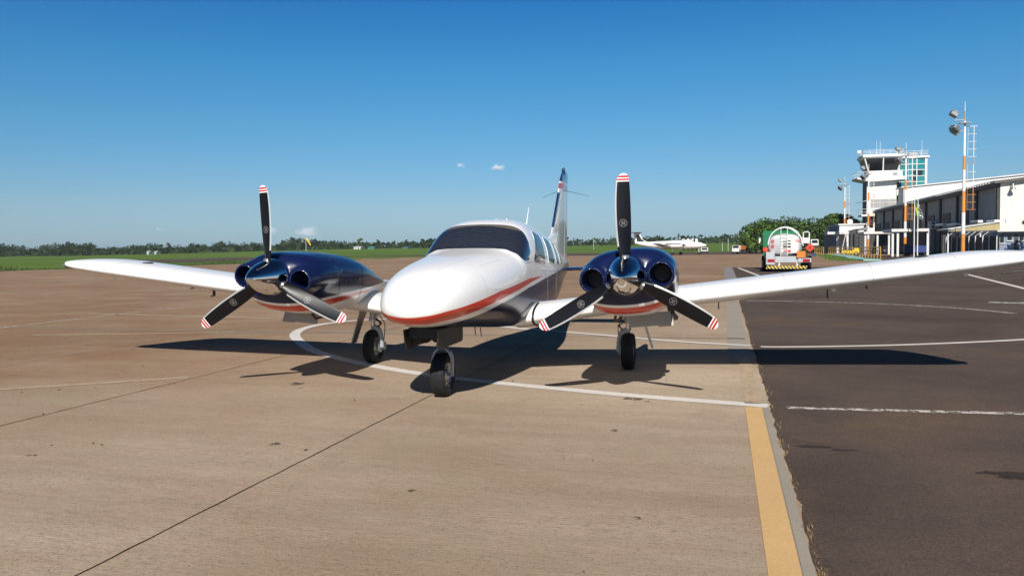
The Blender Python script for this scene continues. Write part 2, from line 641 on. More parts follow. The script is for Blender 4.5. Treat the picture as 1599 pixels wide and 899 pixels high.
def skin_patch(name, off, prism_pts, vec, m, parent):
    """piece of the skin, lifted by off, inside a prism"""
    yy = np.concatenate([-1 + np.array([0.0, .02, .06, .12]), np.linspace(-.75, 5, 150)])
    o = mesh_from_grid(name, fus_grid(yy, 144, off), m, parent)
    b = MB()
    b.prism(prism_pts, vec)
    c = b.build('cutter', m)
    mod = o.modifiers.new('b', 'BOOLEAN')
    mod.operation = 'INTERSECT'
    mod.solver = 'EXACT'
    mod.object = c
    o.parent = None
    bpy.context.view_layer.update()
    apply_mods(o)
    o.parent = parent
    drop(c)
    me = o.data
    me.polygons.foreach_set('use_smooth', [True] * len(me.polygons))
    me.set_sharp_from_angle(angle=R(35))
    return o

half = [(0, 1.503), (.14, 1.502), (.27, 1.498), (.41, 1.486), (.535, 1.432), (.622, 1.338)]
side = [(.610, 1.46), (.580, 1.566), (.540, 1.642), (.495, 1.697), (.44, 1.735), (.37, 1.760), (.28, 1.774), (.15, 1.781), (0, 1.784)]
ws = [(x, z) for x, z in half] + side + [(-x, z) for x, z in side[:-1][::-1]] + [(-x, z) for x, z in half[1:][::-1]]
f_ws = skin_patch('window_frame', 0.004, [(x, 0.6, z) for x, z in grow(round_poly(ws, .02, 3), .014)], (0, 1.5, 0), M['white_paint'], plane)
f_ws.name = 'windshield_frame'
wsh = skin_patch('windshield', 0.0075, [(x, 0.6, z) for x, z in round_poly(ws, .03, 4)], (0, 1.5, 0), M['windshield'], plane)
WIN = [[(1.57, 1.337), (2.25, 1.295), (2.33, 1.66), (1.95, 1.705)],
       [(2.54, 1.305), (2.95, 1.29), (2.98, 1.595), (2.62, 1.635)],
       [(3.19, 1.285), (3.46, 1.28), (3.46, 1.56), (3.22, 1.585)],
       [(3.72, 1.28), (4.05, 1.29), (4.02, 1.50), (3.74, 1.52)]]
for sx in (1, -1):
    for k, wv in enumerate(WIN):
        rp = round_poly(wv, .04, 5)
        fr = skin_patch('window_frame', 0.003, [(sx * .25, a, b) for a, b in grow(rp, .016)], (sx * .7, 0, 0), M['white_paint'], None)
        wd = skin_patch('side_window', 0.006, [(sx * .25, a, b) for a, b in rp], (sx * .7, 0, 0), M['cabin_glass'], plane)
        fr.parent = wd

# seams of the nose and the cabin door, antennas
def skin_line(b, pts, r=.002):
    P = []
    for (y, th) in pts:
        x, z = fus_point(y, th)
        P.append((float(x), y, float(z)))
    b.tube(P, r, 5)
b = MB()
skin_line(b, [(1.0, t) for t in np.linspace(-1.35, 1.35, 50)])
skin_line(b, [(-.12, t) for t in np.linspace(-1.5, -.95, 12)])
skin_line(b, [(-.12 + .0 * t, t) for t in np.linspace(.95, 1.5, 12)])
for sx in (-1, 1):
    skin_line(b, [(y, sx * 1.32) for y in np.linspace(1.0, 3.9, 60)], .0018)
for sx in (-1, 1):          # baggage door of the nose, cabin door and service panels
    skin_line(b, [(.05, sx * t) for t in np.linspace(.72, 1.45, 20)] + [(y, sx * 1.45) for y in np.linspace(.05, .62, 16)] + [(.62, sx * t) for t in np.linspace(1.45, .72, 20)] + [(y, sx * .72) for y in np.linspace(.62, .05, 16)], .0013)
    skin_line(b, [(2.42, sx * t) for t in np.linspace(1.0, 2.05, 30)], .0015)
    skin_line(b, [(3.08, sx * t) for t in np.linspace(1.05, 2.05, 30)], .0013)
    skin_line(b, [(y, sx * .30) for y in np.linspace(-.55, 1.0, 40)], .0009)
b.build('panel_seam', mat('seam', (.30, .30, .31), .6, var=0), fus)
b = MB()
for sx in (-1, 1):
    for y in np.linspace(-.5, .98, 32):
        x_, z_ = fus_point(y, sx * 1.27)
        b.lathe([(-.001, .005), (.0012, .004), (.0015, 0)], (float(x_), y, float(z_)), (sx, 0, .4), 6)
    for t in np.linspace(.1, 1.25, 18):
        x_, z_ = fus_point(1.025, sx * t)
        b.lathe([(-.001, .005), (.0012, .004), (.0015, 0)], (float(x_), 1.025, float(z_)), (sx * math.sin(t), 0, math.cos(t)), 6)
b.build('rivets', mat('rivet', (.55, .55, .55), .5, var=0), fus)
b = MB()
b.tube([(-.45, 1.20, 1.484), (-.2, 1.115, 1.506), (0, 1.095, 1.513), (.2, 1.115, 1.506), (.40, 1.17, 1.492)], .006, 6)
b.build('glareshield', mat('glareshield', (.06, .03, .03), .7, var=0), wsh, smooth=50)
b = MB()
b.cyl((.1, 3.56, 1.84), (.1, 3.60, 1.90), .012, .006)
b.cyl((.1, 3.60, 1.90), (.1, 3.73, 2.09), .006, .003)
b.build('whip_antenna', M['white_paint'], plane, smooth=40)
for x in (-.02, .12):
    b = MB()
    b.lathe([(0, .010), (.012, .008), (.016, .002)], (x, 2.3, 1.862), (0, 0, 1), 10)
    b.build('roof_vent', M['white_paint'], plane, smooth=40)
for p_, q_ in (((.2, .5, .66), (.2, .52, .565)), ((.12, 1.0, .60), (.12, 1.03, .50))):
    b = MB()
    b.cyl(p_, q_, .006, .004)
    b.build('belly_antenna', M['dark_metal'], plane)

# ---- wings
def airfoil(n=40):
    """closed section from the trailing edge over the top; x 0..1, y"""
    b = np.linspace(0, PI, n)
    x = (1 - np.cos(b)) / 2
    t = .155
    yt = t / .2 * (.2969 * np.sqrt(x) - .126 * x - .3516 * x**2 + .2843 * x**3 - .1036 * x**4)
    yc = np.where(x < .4, .022 / .16 * (.8 * x - x * x), .022 / .36 * (.2 + .8 * x - x * x))
    up_ = np.stack([x, yc + yt], 1)[::-1]
    lo_ = np.stack([x, yc - yt], 1)[1:-1]
    return np.concatenate([up_, lo_])
AF = airfoil()
def wing_z(x): return 0.600 + 0.1228 * abs(x)
def wing_le(x): return 1.53 - max(0.0, 1.45 - x) * .28 + (0.07 * ((x - 5.76) / .24)**2 if x > 5.76 else 0)
def wing_te(x):
    return 3.13 if x < 5.15 else 3.13 - 1.34 * ((x - 5.15) / .86)**2.1
def wing_section(x):
    le, te = wing_le(x), wing_te(x)
    c = te - le
    k = 1.0 if x < 5.2 else 1.0 - .30 * ((x - 5.2) / .80)**2
    ref = 1.6 if x > 5.2 else c
    th = AF[:, 1] * (1.6 if x > 1.4 else c * .98) * k * (min(1.0, c / 1.6)**.45 if x > 5.2 else 1)
    a = R(2.0)
    yy = le + AF[:, 0] * c
    zz = wing_z(x) + th - (AF[:, 0] * c - .3) * math.sin(a)
    return np.stack([np.full_like(yy, x), yy, zz], 1)
xs = list(np.linspace(.45, 1.45, 8)) + list(np.linspace(1.7, 5.1, 12)) + list(np.linspace(5.18, 5.95, 17)) + [5.98, 6.0]
def wing_top(x, f):
    s_ = wing_section(x)
    n = len(AF) // 2 + 1
    q = s_[:n]
    return float(np.interp(wing_le(x) + f * (wing_te(x) - wing_le(x)), q[::-1, 1], q[::-1, 2]))
def wing_low(x, yv):
    s_ = wing_section(x)
    n = len(AF) // 2 + 1
    q = np.concatenate([s_[n - 1:], s_[:1]])
    return float(np.interp(yv, q[:, 1], q[:, 2]))
for sx in (1, -1):
    G = np.stack([wing_section(x) for x in xs])
    e = G[-1].copy(); mid = e.mean(0)
    cap = (e - mid) * np.array([1, .8, .55]) + mid + np.array([.018, 0, 0])
    cap2 = (e - mid) * np.array([1, .4, .1]) + mid + np.array([.026, 0, 0])
    G = np.concatenate([G, cap[None], cap2[None]])
    G[:, :, 0] *= sx
    wg = mesh_from_grid('wing', G, M['white_paint'], plane)
    b = MB()
    n = len(AF) // 2 + 1
    sec = wing_section(.66)
    b.tube([(sx * .66, p[1] - .004, p[2]) for p in sec[n - 12:n + 14]], .014, 8)
    b.build('root_seal', M['seal_black'], wg, smooth=50)
    b = MB()
    for xx in (2.55, 3.45, 4.35, 5.18):
        s_ = wing_section(xx)
        b.tube([(sx * p[0], p[1], p[2]) for p in s_[2:n + 3]], .0022, 5)
    b.tube([(sx * x_, wing_le(x_) + .75 * (wing_te(x_) - wing_le(x_)), wing_top(x_, .75)) for x_ in np.linspace(2.4, 5.1, 20)], .005, 5)
    b.build('panel_seam', mat('wing_seam', (.38, .38, .39), .6, var=0), wg)
    b = MB()
    zc = wing_top(4.92, .24)
    b.lathe([(-.01, .075), (.004, .075), (.008, .06), (.008, .0)], (sx * 4.92, wing_le(4.92) + .24 * 1.6, zc), (0, -.04, 1), 20)
    b.build('fuel_cap', M['dark_metal'], wg, smooth=30)
    for xx, yy in ((3.98, 1.72), (5.3, 1.72)):
        b = MB()
        zz = wing_low(xx, yy)
        b.lathe([(0.01, .024), (-.012, .024), (-.03, .018), (-.036, .0)], (sx * xx, yy, zz), (0, 0, 1), 12)
        b.build('tie_down', M['white_paint'], wg, smooth=40)
    for xx, yy, hh in ((3.95, 2.0, .09), (4.4, 2.2, .05), (2.75, 2.0, .07)):
        b = MB()
        zz = wing_low(xx, yy)
        b.box((sx * xx, yy, zz - hh / 2), (.012, .05, hh))
        b.cyl((sx * xx, yy + .02, zz - hh), (sx * xx, yy - .08, zz - hh - .006), .009, .007, 8)
        b.build('vent_mast', M['dark_metal'], wg)
    b = MB()
    b.lathe([(-.14, .0), (-.12, .022), (-.07, .038), (0, .05), (.08, .05), (.1, .0)], (sx * 5.992, 1.70, wing_z(5.95) + .0), (0, 1, 0), 16)
    b.build('navigation_light', M['lens'], plane, smooth=40)

# ---- tail
def fin_le(z): return float(np.interp(z, [1.2, 1.67, 1.87, 2.51, 2.74, 2.86, 2.94], [5.3, 5.90, 6.07, 6.67, 6.90, 7.03, 7.22]))
def fin_te(z): return float(np.interp(z, [1.0, 1.2, 2.86, 2.94], [7.50, 7.56, 7.76, 7.70]))
def tail_sec(le, te, th, z, f0=0.0, f1=1.0, n=22):
    b = np.linspace(0, PI, n)
    x = (1 - np.cos(b)) / 2
    yt = th / .2 * (.2969 * np.sqrt(x) - .126 * x - .3516 * x**2 + .2843 * x**3 - .1036 * x**4) * (te - le)
    m = (x >= f0 - 1e-6) & (x <= f1 + 1e-6)
    x, yt = x[m], yt[m]
    up_ = np.stack([yt, le + x * (te - le), np.full_like(x, z)], 1)
    lo_ = np.stack([-yt, le + x * (te - le), np.full_like(x, z)], 1)
    return np.concatenate([up_, lo_[::-1]])
zs = list(np.linspace(1.15, 2.86, 24)) + [2.90, 2.93, 2.94]
G1, G2 = [], []
for z in zs:
    le, te = fin_le(z), fin_te(z)
    hinge = te - .34 * min(1.0, (te - le) / .9) - .05
    f = (hinge - le) / (te - le)
    th = .075 if z < 2.8 else .075 * (2.965 - z) / .165
    th *= 1.3 / (0.6 + te - le)
    bb = np.linspace(0, 1, 14)
    def prof(x): return th / .2 * (.2969 * np.sqrt(np.maximum(x, 0)) - .126 * x - .3516 * x**2 + .2843 * x**3 - .1036 * x**4) * (te - le)
    xa = f * bb**1.7
    G1.append(np.concatenate([np.stack([prof(xa), le + xa * (te - le), 0 * xa + z], 1), np.stack([-prof(xa), le + xa * (te - le), 0 * xa + z], 1)[::-1]]))
    xb = f + .012 + (1 - f - .012) * bb
    G2.append(np.concatenate([np.stack([prof(xb), le + xb * (te - le), 0 * xb + z], 1), np.stack([-prof(xb), le + xb * (te - le), 0 * xb + z], 1)[::-1]]))
fin = mesh_from_grid('fin', np.stack(G1), M['fin'], plane)
mesh_from_grid('rudder', np.stack(G2), M['fin'], fin)
b = MB()
b.lathe([(-.05, .03), (.02, .035), (.05, .03), (.075, .012), (.08, 0)], (0, 7.28, 2.925), (0, 0, 1), 14)
b.build('beacon', M['navy_paint'], fin, smooth=40)
for sx in (-1, 1):
    b = MB()
    b.tube([(sx * .01, 7.15, 2.565), (sx * .15, 7.25, 2.545), (sx * .45, 7.5, 2.47)], [.0055, .004, .0025], 6)
    b.build('whisker_antenna', M['dark_metal'], fin)
# dorsal fillet ahead of the fin
G = []
for k, y in enumerate(np.linspace(4.75, 6.25, 16)):
    x0, z0 = fus_point(y, 0.0)
    hgt = .02 + .42 * ((y - 4.75) / 1.5)**1.8
    wv = .02 + .035 * ((y - 4.75) / 1.5)
    G.append(np.array([(wv * math.sin(a) * (1.6 if math.cos(a) < 0 else 1), y, float(z0) - .1 + (hgt + .1) * (1 + math.cos(a)) / 2) for a in np.linspace(0, 2 * PI, 17)[:-1]]))
mesh_from_grid('dorsal_fillet', np.stack(G), M['fin'], fin)
G = []
for x in list(np.linspace(-2.0, 2.0, 17)):
    G.append((x, 1.0))
G = [(-2.06, .5), (-2.045, .8)] + G + [(2.045, .8), (2.06, .5)]
T = []
for x, k in G:
    s_ = tail_sec(6.92 + (1 - k) * .15, 7.70 - (1 - k) * .1, .10 * k, 0)
    T.append(np.stack([np.full(len(s_), x), s_[:, 1], 1.105 + s_[:, 0]], 1))
mesh_from_grid('tailplane', np.stack(T), M['navy_paint'], plane)

# ---- engine nacelles
NS = [  # y, half width, bottom, top (relative to the hub height), power
    (-.015, .20, -.16, .13, 2.0), (.0, .27, -.22, .165, 2.1), (.03, .345, -.275, .20, 2.3), (.08, .40, -.325, .228, 2.5), (.16, .435, -.365, .248, 2.6),
    (.30, .455, -.40, .262, 2.7), (.6, .46, -.435, .266, 2.7), (.95, .455, -.455, .256, 2.6), (1.3, .44, -.45, .226, 2.5), (1.7, .385, -.425, .145, 2.35),
    (2.1, .305, -.39, .03, 2.2), (2.5, .20, -.355, -.09, 2.1), (2.8, .10, -.32, -.17, 2.0), (3.5, .03, -.26, -.22, 2.0)]
nf = [pchip([a[0] for a in NS], [a[k] for a in NS]) for k in range(1, 5)]
def nacelle_shell():
    yy = np.concatenate([[-.015, -.008, 0, .015, .03, .05, .08, .12, .16, .22], np.linspace(.3, 3.5, 60)])
    G = []
    for y in yy:
        a, lo_, hi_, n = [float(f(y)) for f in nf]
        zc = (-.03 if y < 1.5 else -.03 - (y - 1.5) * .09)
        hi_ = max(hi_, zc + .02)
        ring = []
        for k in range(72):
            t = 2 * PI * k / 72
            s_, c_ = math.sin(t), math.cos(t)
            ring.append((a * np.sign(s_) * abs(s_)**(2 / n), y, zc + (hi_ - zc if c_ >= 0 else zc - lo_) * np.sign(c_) * abs(c_)**(2 / n)))
        G.append(ring)
    b = MB()
    G = np.array(G)
    m = 72
    n = len(G)
    b.add(G.reshape(-1, 3), [(i * m + j, i * m + (j + 1) % m, (i + 1) * m + (j + 1) % m, (i + 1) * m + j) for i in range(n - 1) for j in range(m)] + [tuple(range(m))[::-1], tuple(range((n - 1) * m, n * m))])
    for sx in (-1, 1):                       # cheeks behind the two round inlets
        b2 = [(-.075, .112, .325, -.012), (-.06, .130, .325, -.012), (0, .138, .325, -.012), (.1, .152, .322, 0.0), (.25, .168, .312, .012), (.5, .172, .30, .022), (.9, .16, .275, .012), (1.4, .13, .24, -.04), (1.9, .09, .19, -.12), (2.3, .04, .16, -.2)]
        fb = [pchip([q[0] for q in b2], [q[k] for q in b2]) for k in (1, 2, 3)]
        yy2 = np.concatenate([[-.075, -.068, -.055, -.03], np.linspace(0, 2.3, 40)])
        n0 = len(b.v)
        P, F = [], []
        for y in yy2:
            r_, cx, cz = [float(f(y)) for f in fb]
            for k in range(36):
                t = 2 * PI * k / 36
                P.append((sx * cx + r_ * math.cos(t), y, cz + r_ * math.sin(t)))
        F = [(i * 36 + j, i * 36 + (j + 1) % 36, (i + 1) * 36 + (j + 1) % 36, (i + 1) * 36 + j) for i in range(len(yy2) - 1) for j in range(36)] + [tuple(range(36))[::-1], tuple(range((len(yy2) - 1) * 36, len(yy2) * 36))]
        b.add(P, F)
    b.lathe([(-.10, .0), (-.10, .15), (-.03, .175), (.03, .2), (.1, .0)], (0, .02, 0), (0, 1, 0), 40)      # collar behind the spinner
    o = b.build('nacelle', M['nacelle'])
    md = o.modifiers.new('r', 'REMESH'); md.mode = 'VOXEL'; md.voxel_size = .014; md.use_smooth_shade = True
    md = o.modifiers.new('s', 'SMOOTH'); md.factor = .5; md.iterations = 14
    bpy.context.view_layer.update()
    apply_mods(o)
    c = MB()
    for sx in (-1, 1):
        c.lathe([(-.3, 0), (-.3, .103), (.02, .103), (.10, .10), (.24, .085), (.25, 0)], (sx * .325, 0, -.012), (0, 1, 0), 40)
    co = c.build('cutter', M['nacelle'])
    md = o.modifiers.new('b', 'BOOLEAN'); md.operation = 'DIFFERENCE'; md.solver = 'EXACT'; md.object = co
    md = o.modifiers.new('r', 'REMESH'); md.mode = 'VOXEL'; md.voxel_size = .010; md.use_smooth_shade = True
    md = o.modifiers.new('s', 'SMOOTH'); md.factor = .5; md.iterations = 6
    bpy.context.view_layer.update()
    apply_mods(o)
    drop(co)
    o.data.polygons.foreach_set('use_smooth', [True] * len(o.data.polygons))
    return o

M['flap_grey'] = mat('flap_grey', (.36, .33, .30), .5, var=.08, scale=5)
HUBX, HUBZ = 1.8656, 1.2186
nac0 = nacelle_shell()
bpy.context.view_layer.update()
def nac_hit(y, a, zc=-.08):
    """point of the cowling at station y in the direction a (0 = up, positive towards +x)"""
    d = Vector((math.sin(a), 0, math.cos(a)))
    ok, p, n_, _ = nac0.ray_cast(Vector((0, y, zc)) + d * 1.2, -d)
    return p + n_ * .0004
seam_b = MB()
for y in (.62, 1.28):
    seam_b.tube([nac_hit(y, a) for a in np.linspace(-2.1, 2.1, 60)], .0022, 5)
for a in (-1.52, 1.52):
    seam_b.tube([nac_hit(y, a) for y in np.linspace(.14, 1.9, 50)], .0022, 5)
for a in (-.62, .62):
    seam_b.tube([nac_hit(y, a) for y in np.linspace(.35, 1.28, 30)], .0018, 5)
screw_b = MB()
for y, a in [(.55, k * .22) for k in range(-7, 8)] + [(.69, k * .22 + .1) for k in range(-7, 7)] + [(y, s_ * 1.47) for y in np.linspace(.25, 1.7, 12) for s_ in (-1, 1)] + [(1.22, k * .24) for k in range(-6, 7)]:
    p = nac_hit(y, a)
    screw_b.lathe([(-.0002, .0065), (.0012, .0055), (.0016, 0)], p, (math.sin(a), 0, math.cos(a)), 8)
M['cowl_seam'] = mat('cowl_seam', (.004, .006, .02), .5, var=0)
for sx in (1, -1):
    nac = nac0 if sx == 1 else nac0.copy()
    if sx == -1: COL.objects.link(nac)
    nac.parent = plane
    nac.location = (sx * HUBX, 0, HUBZ)
    nac.rotation_euler = (0, -sx * R(5.0), 0)
    seam_b.build('cowl_seam', M['cowl_seam'], nac)
    screw_b.build('cowl_fasteners', M['steel'], nac)
    for k in (-1, 1):
        b = MB()
        b.lathe([(0, .0), (0, .086), (.006, .086), (.006, 0)], (k * .325, .236, -.012), (0, 1, 0), 24)
        for j in range(4):
            b.box((k * .325, .232, -.06 + j * .03), (.12, .008, .008))
        b.build('inlet_baffle', M['seal_black'], nac)
    b = MB()
    rot = Matrix.Rotation(R(-24), 3, 'X')
    b.box((sx * .12, .86, -.505), (.44, .012, .15), rot=rot, bev=.004)
    b.box((sx * .28, .88, -.53), (.16, .012, .13), rot=rot, bev=.004)
    b.build('cowl_flap', M['flap_grey'], nac)
    b = MB()
    b.tube([(sx * .33, .9, -.36), (sx * .35, .95, -.47), (sx * .37, 1.06, -.52), (sx * .37, 1.2, -.53)], .033, 14)
    b.build('exhaust_pipe', M['dark_metal'], nac, smooth=40)
    b = MB()
    b.tube([(-sx * .2, .5, -.42), (-sx * .22, .55, -.47), (-sx * .2, .8, -.475), (-sx * .18, .9, -.45)], .015, 8)
    b.build('drain_tube', M['dark_metal'], nac, smooth=40)

# ---- propellers
RAD = 0.967
ST = [.085, .115, .15, .20, .28, .36, .44, .5, .58, .66, .74, .80, .845, .870, .888, .900, .916, .926, .945, .957, .964, .967]
ch = pchip([.085, .115, .15, .2, .3, .42, .55, .7, .82, .88, .92, .945, .958, .967], [.062, .066, .082, .112, .142, .153, .156, .150, .138, .126, .112, .088, .058, .012])
tk = pchip([.085, .115, .15, .2, .3, .5, .75, .967], [.95, .85, .55, .33, .19, .11, .075, .06])
be = pchip([.085, .15, .25, .4, .6, .8, .967], [36, 36, 31, 25, 20, 16, 14])
cen = pchip([.085, .3, .6, .88, .967], [0, .004, .006, .0, -.012])
NB = 20
def blade_ring(r, mir):
    c, t_, a = float(ch(r)), float(tk(r)), R(float(be(r)))
    P = []
    for k in range(NB):
        w = 2 * PI * k / NB
        cx = math.cos(w) * c / 2
        s_ = math.sin(w)
        h = s_ * t_ * c / 2 * (1.25 if s_ > 0 else .75) * (1.0 + .25 * math.cos(w))
        # cx>0: leading edge ; h>0: front face (towards -y)
        X = cx * math.cos(a) - h * math.sin(a)
        Y = -(cx * math.sin(a) + h * math.cos(a))
        P.append((mir * -(X + float(cen(r))), Y, r))
    return P
def blade_front(x, z, mir):
    ring = blade_ring(z, mir)
    q = sorted([(p[0], p[1]) for p in ring[0:NB // 2 + 1]])
    return float(np.interp(x, [a for a, _ in q], [b_ for _, b_ in q]))
def make_blade(mir):
    b = MB()
    rings = [blade_ring(r, mir) for r in ST]
    P = [p for rg in rings for p in rg]
    b.v = P
    for i in range(len(ST) - 1):
        rm = (ST[i] + ST[i + 1]) / 2
        for k in range(NB):
            b.f.append((i * NB + k, i * NB + (k + 1) % NB, (i + 1) * NB + (k + 1) % NB, (i + 1) * NB + k))
            mi = 0
            if rm > .888:
                mi = 2 if (.900 < rm < .916 or .926 < rm < .945) else 1
            elif rm > .27 and k in (0, 1, NB - 1):
                mi = 3
            b.m.append(mi)
    b.f.append(tuple(range((len(ST) - 1) * NB, len(ST) * NB))); b.m.append(1)
    b.f.append(tuple(range(NB))[::-1]); b.m.append(0)
    # round maker's mark: a ring with an upright pair and an arrow between them
    zc, xc = .50, -mir * .004
    def pt(x, z): return (xc + x, blade_front(xc + x, zc + z, mir) - .0012, zc + z)
    def quad(x0, z0, x1, z1, w, seg=4):
        dx, dz = x1 - x0, z1 - z0
        L = math.hypot(dx, dz)
        nx, nz = -dz / L * w / 2, dx / L * w / 2
        pts = []
        for k in range(seg + 1):
            t = k / seg
            pts += [pt(x0 + dx * t + nx, z0 + dz * t + nz), pt(x0 + dx * t - nx, z0 + dz * t - nz)]
        b.add(pts, [(2 * k, 2 * k + 1, 2 * k + 3, 2 * k + 2) for k in range(seg)], 4)
    ro, ri = .036, .0325
    pts = []
    for k in range(33):
        a = 2 * PI * k / 32
        pts += [pt(ro * math.cos(a), ro * math.sin(a)), pt(ri * math.cos(a), ri * math.sin(a))]
    b.add(pts, [(2 * k, 2 * k + 1, 2 * k + 3, 2 * k + 2) for k in range(32)], 4)
    quad(-.012, -.024, -.012, .024, .0045)
    quad(.014, -.022, .014, .022, .0045)
    quad(-.012, -.002, .014, -.002, .004)
    quad(-.004, .006, .004, .014, .005); quad(-.004, -.012, .004, -.004, .004)
    return b
M['mark'] = mat('blade_mark', (.24, .22, .21), .45, var=0)
M['edge'] = mat('blade_edge', (.62, .62, .60), .3, .5, var=.1)
BM = [M['blade_black'], M['blade_white'], M['blade_red'], M['edge'], M['mark']]
for sx, roll in ((1, -.0261), (-1, -.0404)):
    b = MB()
    b.cyl((0, .075, 0), (0, -.05, 0), .10, .10, 32)
    b.cyl((0, .075, 0), (0, .06, 0), .19, .19, 48)
    hub = b.build('propeller', M['grey_metal'], plane, smooth=40)
    hub.location = (sx * HUBX, -.1201, HUBZ)
    hub.rotation_euler = (0, roll, 0)
    b = MB()
    prof = [(-.415, .0), (-.413, .010), (-.405, .020), (-.385, .036), (-.35, .057), (-.30, .082), (-.25, .103), (-.20, .121), (-.15, .136), (-.10, .149), (-.05, .159), (0, .167), (.03, .171), (.034, .168), (.038, .172), (.075, .175)]
    prof = [(h, r * 1.12) for h, r in prof]
    b.lathe(prof, (0, 0, 0), (0, 1, 0), 64)
    sp = b.build('spinner', M['chrome'], hub, smooth=30)
    b0 = make_blade(sx)
    bl = None
    for k in range(3):
        if bl is None:
            o = b0.build('blade', BM, hub, smooth=45, fix=False)
            bl = o
        else:
            o = bl.copy(); COL.objects.link(o)
        o.parent = hub
        o.rotation_euler = (0, k * 2 * PI / 3, 0)
    for k in range(3):
        a = k * 2 * PI / 3
        d = Vector((math.sin(a), 0, math.cos(a)))
        b = MB()
        b.cyl(d * .145, d * .198, .045, .043, 24)
        b.build('blade_collar', M['steel'], hub, smooth=40)

# ---- landing gear
def wheel(parent, c, r=.222, w=.155):
    b = MB()
    k = w / 2
    pr = [(-k * .62, r * .56), (-k * .86, r * .66), (-k, r * .80), (-k * .93, r * .91), (-k * .70, r * .975), (-k * .42, r * .997)]
    for g in (-.26, 0, .26):          # tread grooves
        pr += [((g - .045) * k, r * 1.0), ((g - .035) * k, r * .985), ((g + .035) * k, r * .985), ((g + .045) * k, r * 1.0)]
    pr += [(k * .42, r * .997), (k * .70, r * .975), (k * .93, r * .91), (k, r * .80), (k * .86, r * .66), (k * .62, r * .56)]
    b.lathe(pr, c, (1, 0, 0), 48)
    b.build('tyre', M['rubber'], parent, smooth=35)
    b = MB()
    b.lathe([(-k * .66, r * .57), (-k * .72, r * .55), (-k * .5, r * .50), (-k * .45, r * .3), (-k * .75, r * .22), (-k * .8, .0)], c, (1, 0, 0), 32)
    b.lathe([(k * .66, r * .57), (k * .72, r * .55), (k * .5, r * .50), (k * .45, r * .3), (k * .75, r * .22), (k * .8, .0)], c, (1, 0, 0), 32)
    for sg in (-1, 1):
        for j in range(6):
            a = j * PI / 3
            b.cyl((c[0] + sg * k * .45, c[1] + math.cos(a) * r * .38, c[2] + math.sin(a) * r * .38), (c[0] + sg * k * .62, c[1] + math.cos(a) * r * .38, c[2] + math.sin(a) * r * .38), .012, .012, 8)
    b.build('rim', M['steel'], parent, smooth=35)

b = MB()
b.cyl((0, .09, .80), (0, .035, .57), .042, .042, 20)
b.cyl((0, .05, .63), (0, .03, .56), .052, .052, 20)
ng = b.build('nose_gear', M['steel'], plane, smooth=40)
b = MB()
b.cyl((0, .035, .60), (0, .015, .47), .03, .03, 20)
b.build('oleo', M['chrome'], ng, smooth=40)
b = MB()
pts = [(-.098, 0, .215), (-.102, 0, .32), (-.098, .002, .40), (-.075, .005, .455), (-.035, .01, .485), (0, .012, .492), (.035, .01, .485), (.075, .005, .455), (.098, .002, .40), (.102, 0, .32), (.098, 0, .215)]
for i in range(len(pts) - 1):       # flat strap fork
    p, q = Vector(pts[i]), Vector(pts[i + 1])
    t = (q - p).normalized()
    nrm = Vector((t.z, 0, -t.x))
    h0 = .034
    P = [p + nrm * .009 + Vector((0, s_ * h0, 0)) for s_ in (-1, 1)] + [p - nrm * .009 + Vector((0, s_ * h0, 0)) for s_ in (1, -1)]
    Q = [q + nrm * .009 + Vector((0, s_ * h0, 0)) for s_ in (-1, 1)] + [q - nrm * .009 + Vector((0, s_ * h0, 0)) for s_ in (1, -1)]
    b.add(P + Q, [(0, 1, 5, 4), (1, 2, 6, 5), (2, 3, 7, 6), (3, 0, 4, 7), (3, 2, 1, 0), (4, 5, 6, 7)])
b.cyl((-.115, 0, .222), (.115, 0, .222), .018, .018, 12)
b.build('fork', M['grey_metal'], ng, smooth=35)
b = MB()
for sx in (-1, 1):
    b.tube([(sx * .02, -.03, .60), (sx * .025, -.10, .53), (sx * .02, -.03, .48)], .010, 8)
b.build('torque_link', M['steel'], ng, smooth=40)
wheel(ng, (0, 0, .222))
for sx in (-1, 1):
    b = MB()
    o = [(-.65, .74), (-.62, .60), (-.60, .565), (-.57, .55), (.10, .55), (.15, .56), (.16, .60), (.16, .72)]
    b.prism([(sx * .158, y, z) for y, z in o], (sx * .012, 0, 0))
    for y in (-.45, -.15, .05):
        b.box((sx * .152, y, .64), (.012, .03, .13))
    b.build('nose_gear_door', M['dark_metal'], plane)
b = MB()
b.box((0, -.2, .70), (.29, .75, .10))
b.cyl((.05, -.28, .64), (.05, -.33, .64), .05, .055, 20)
b.cyl((-.07, -.25, .63), (-.07, -.30, .63), .05, .055, 20)
b.box((0, .12, .64), (.26, .03, .14))
b.build('wheel_well', M['well_dark'], plane)

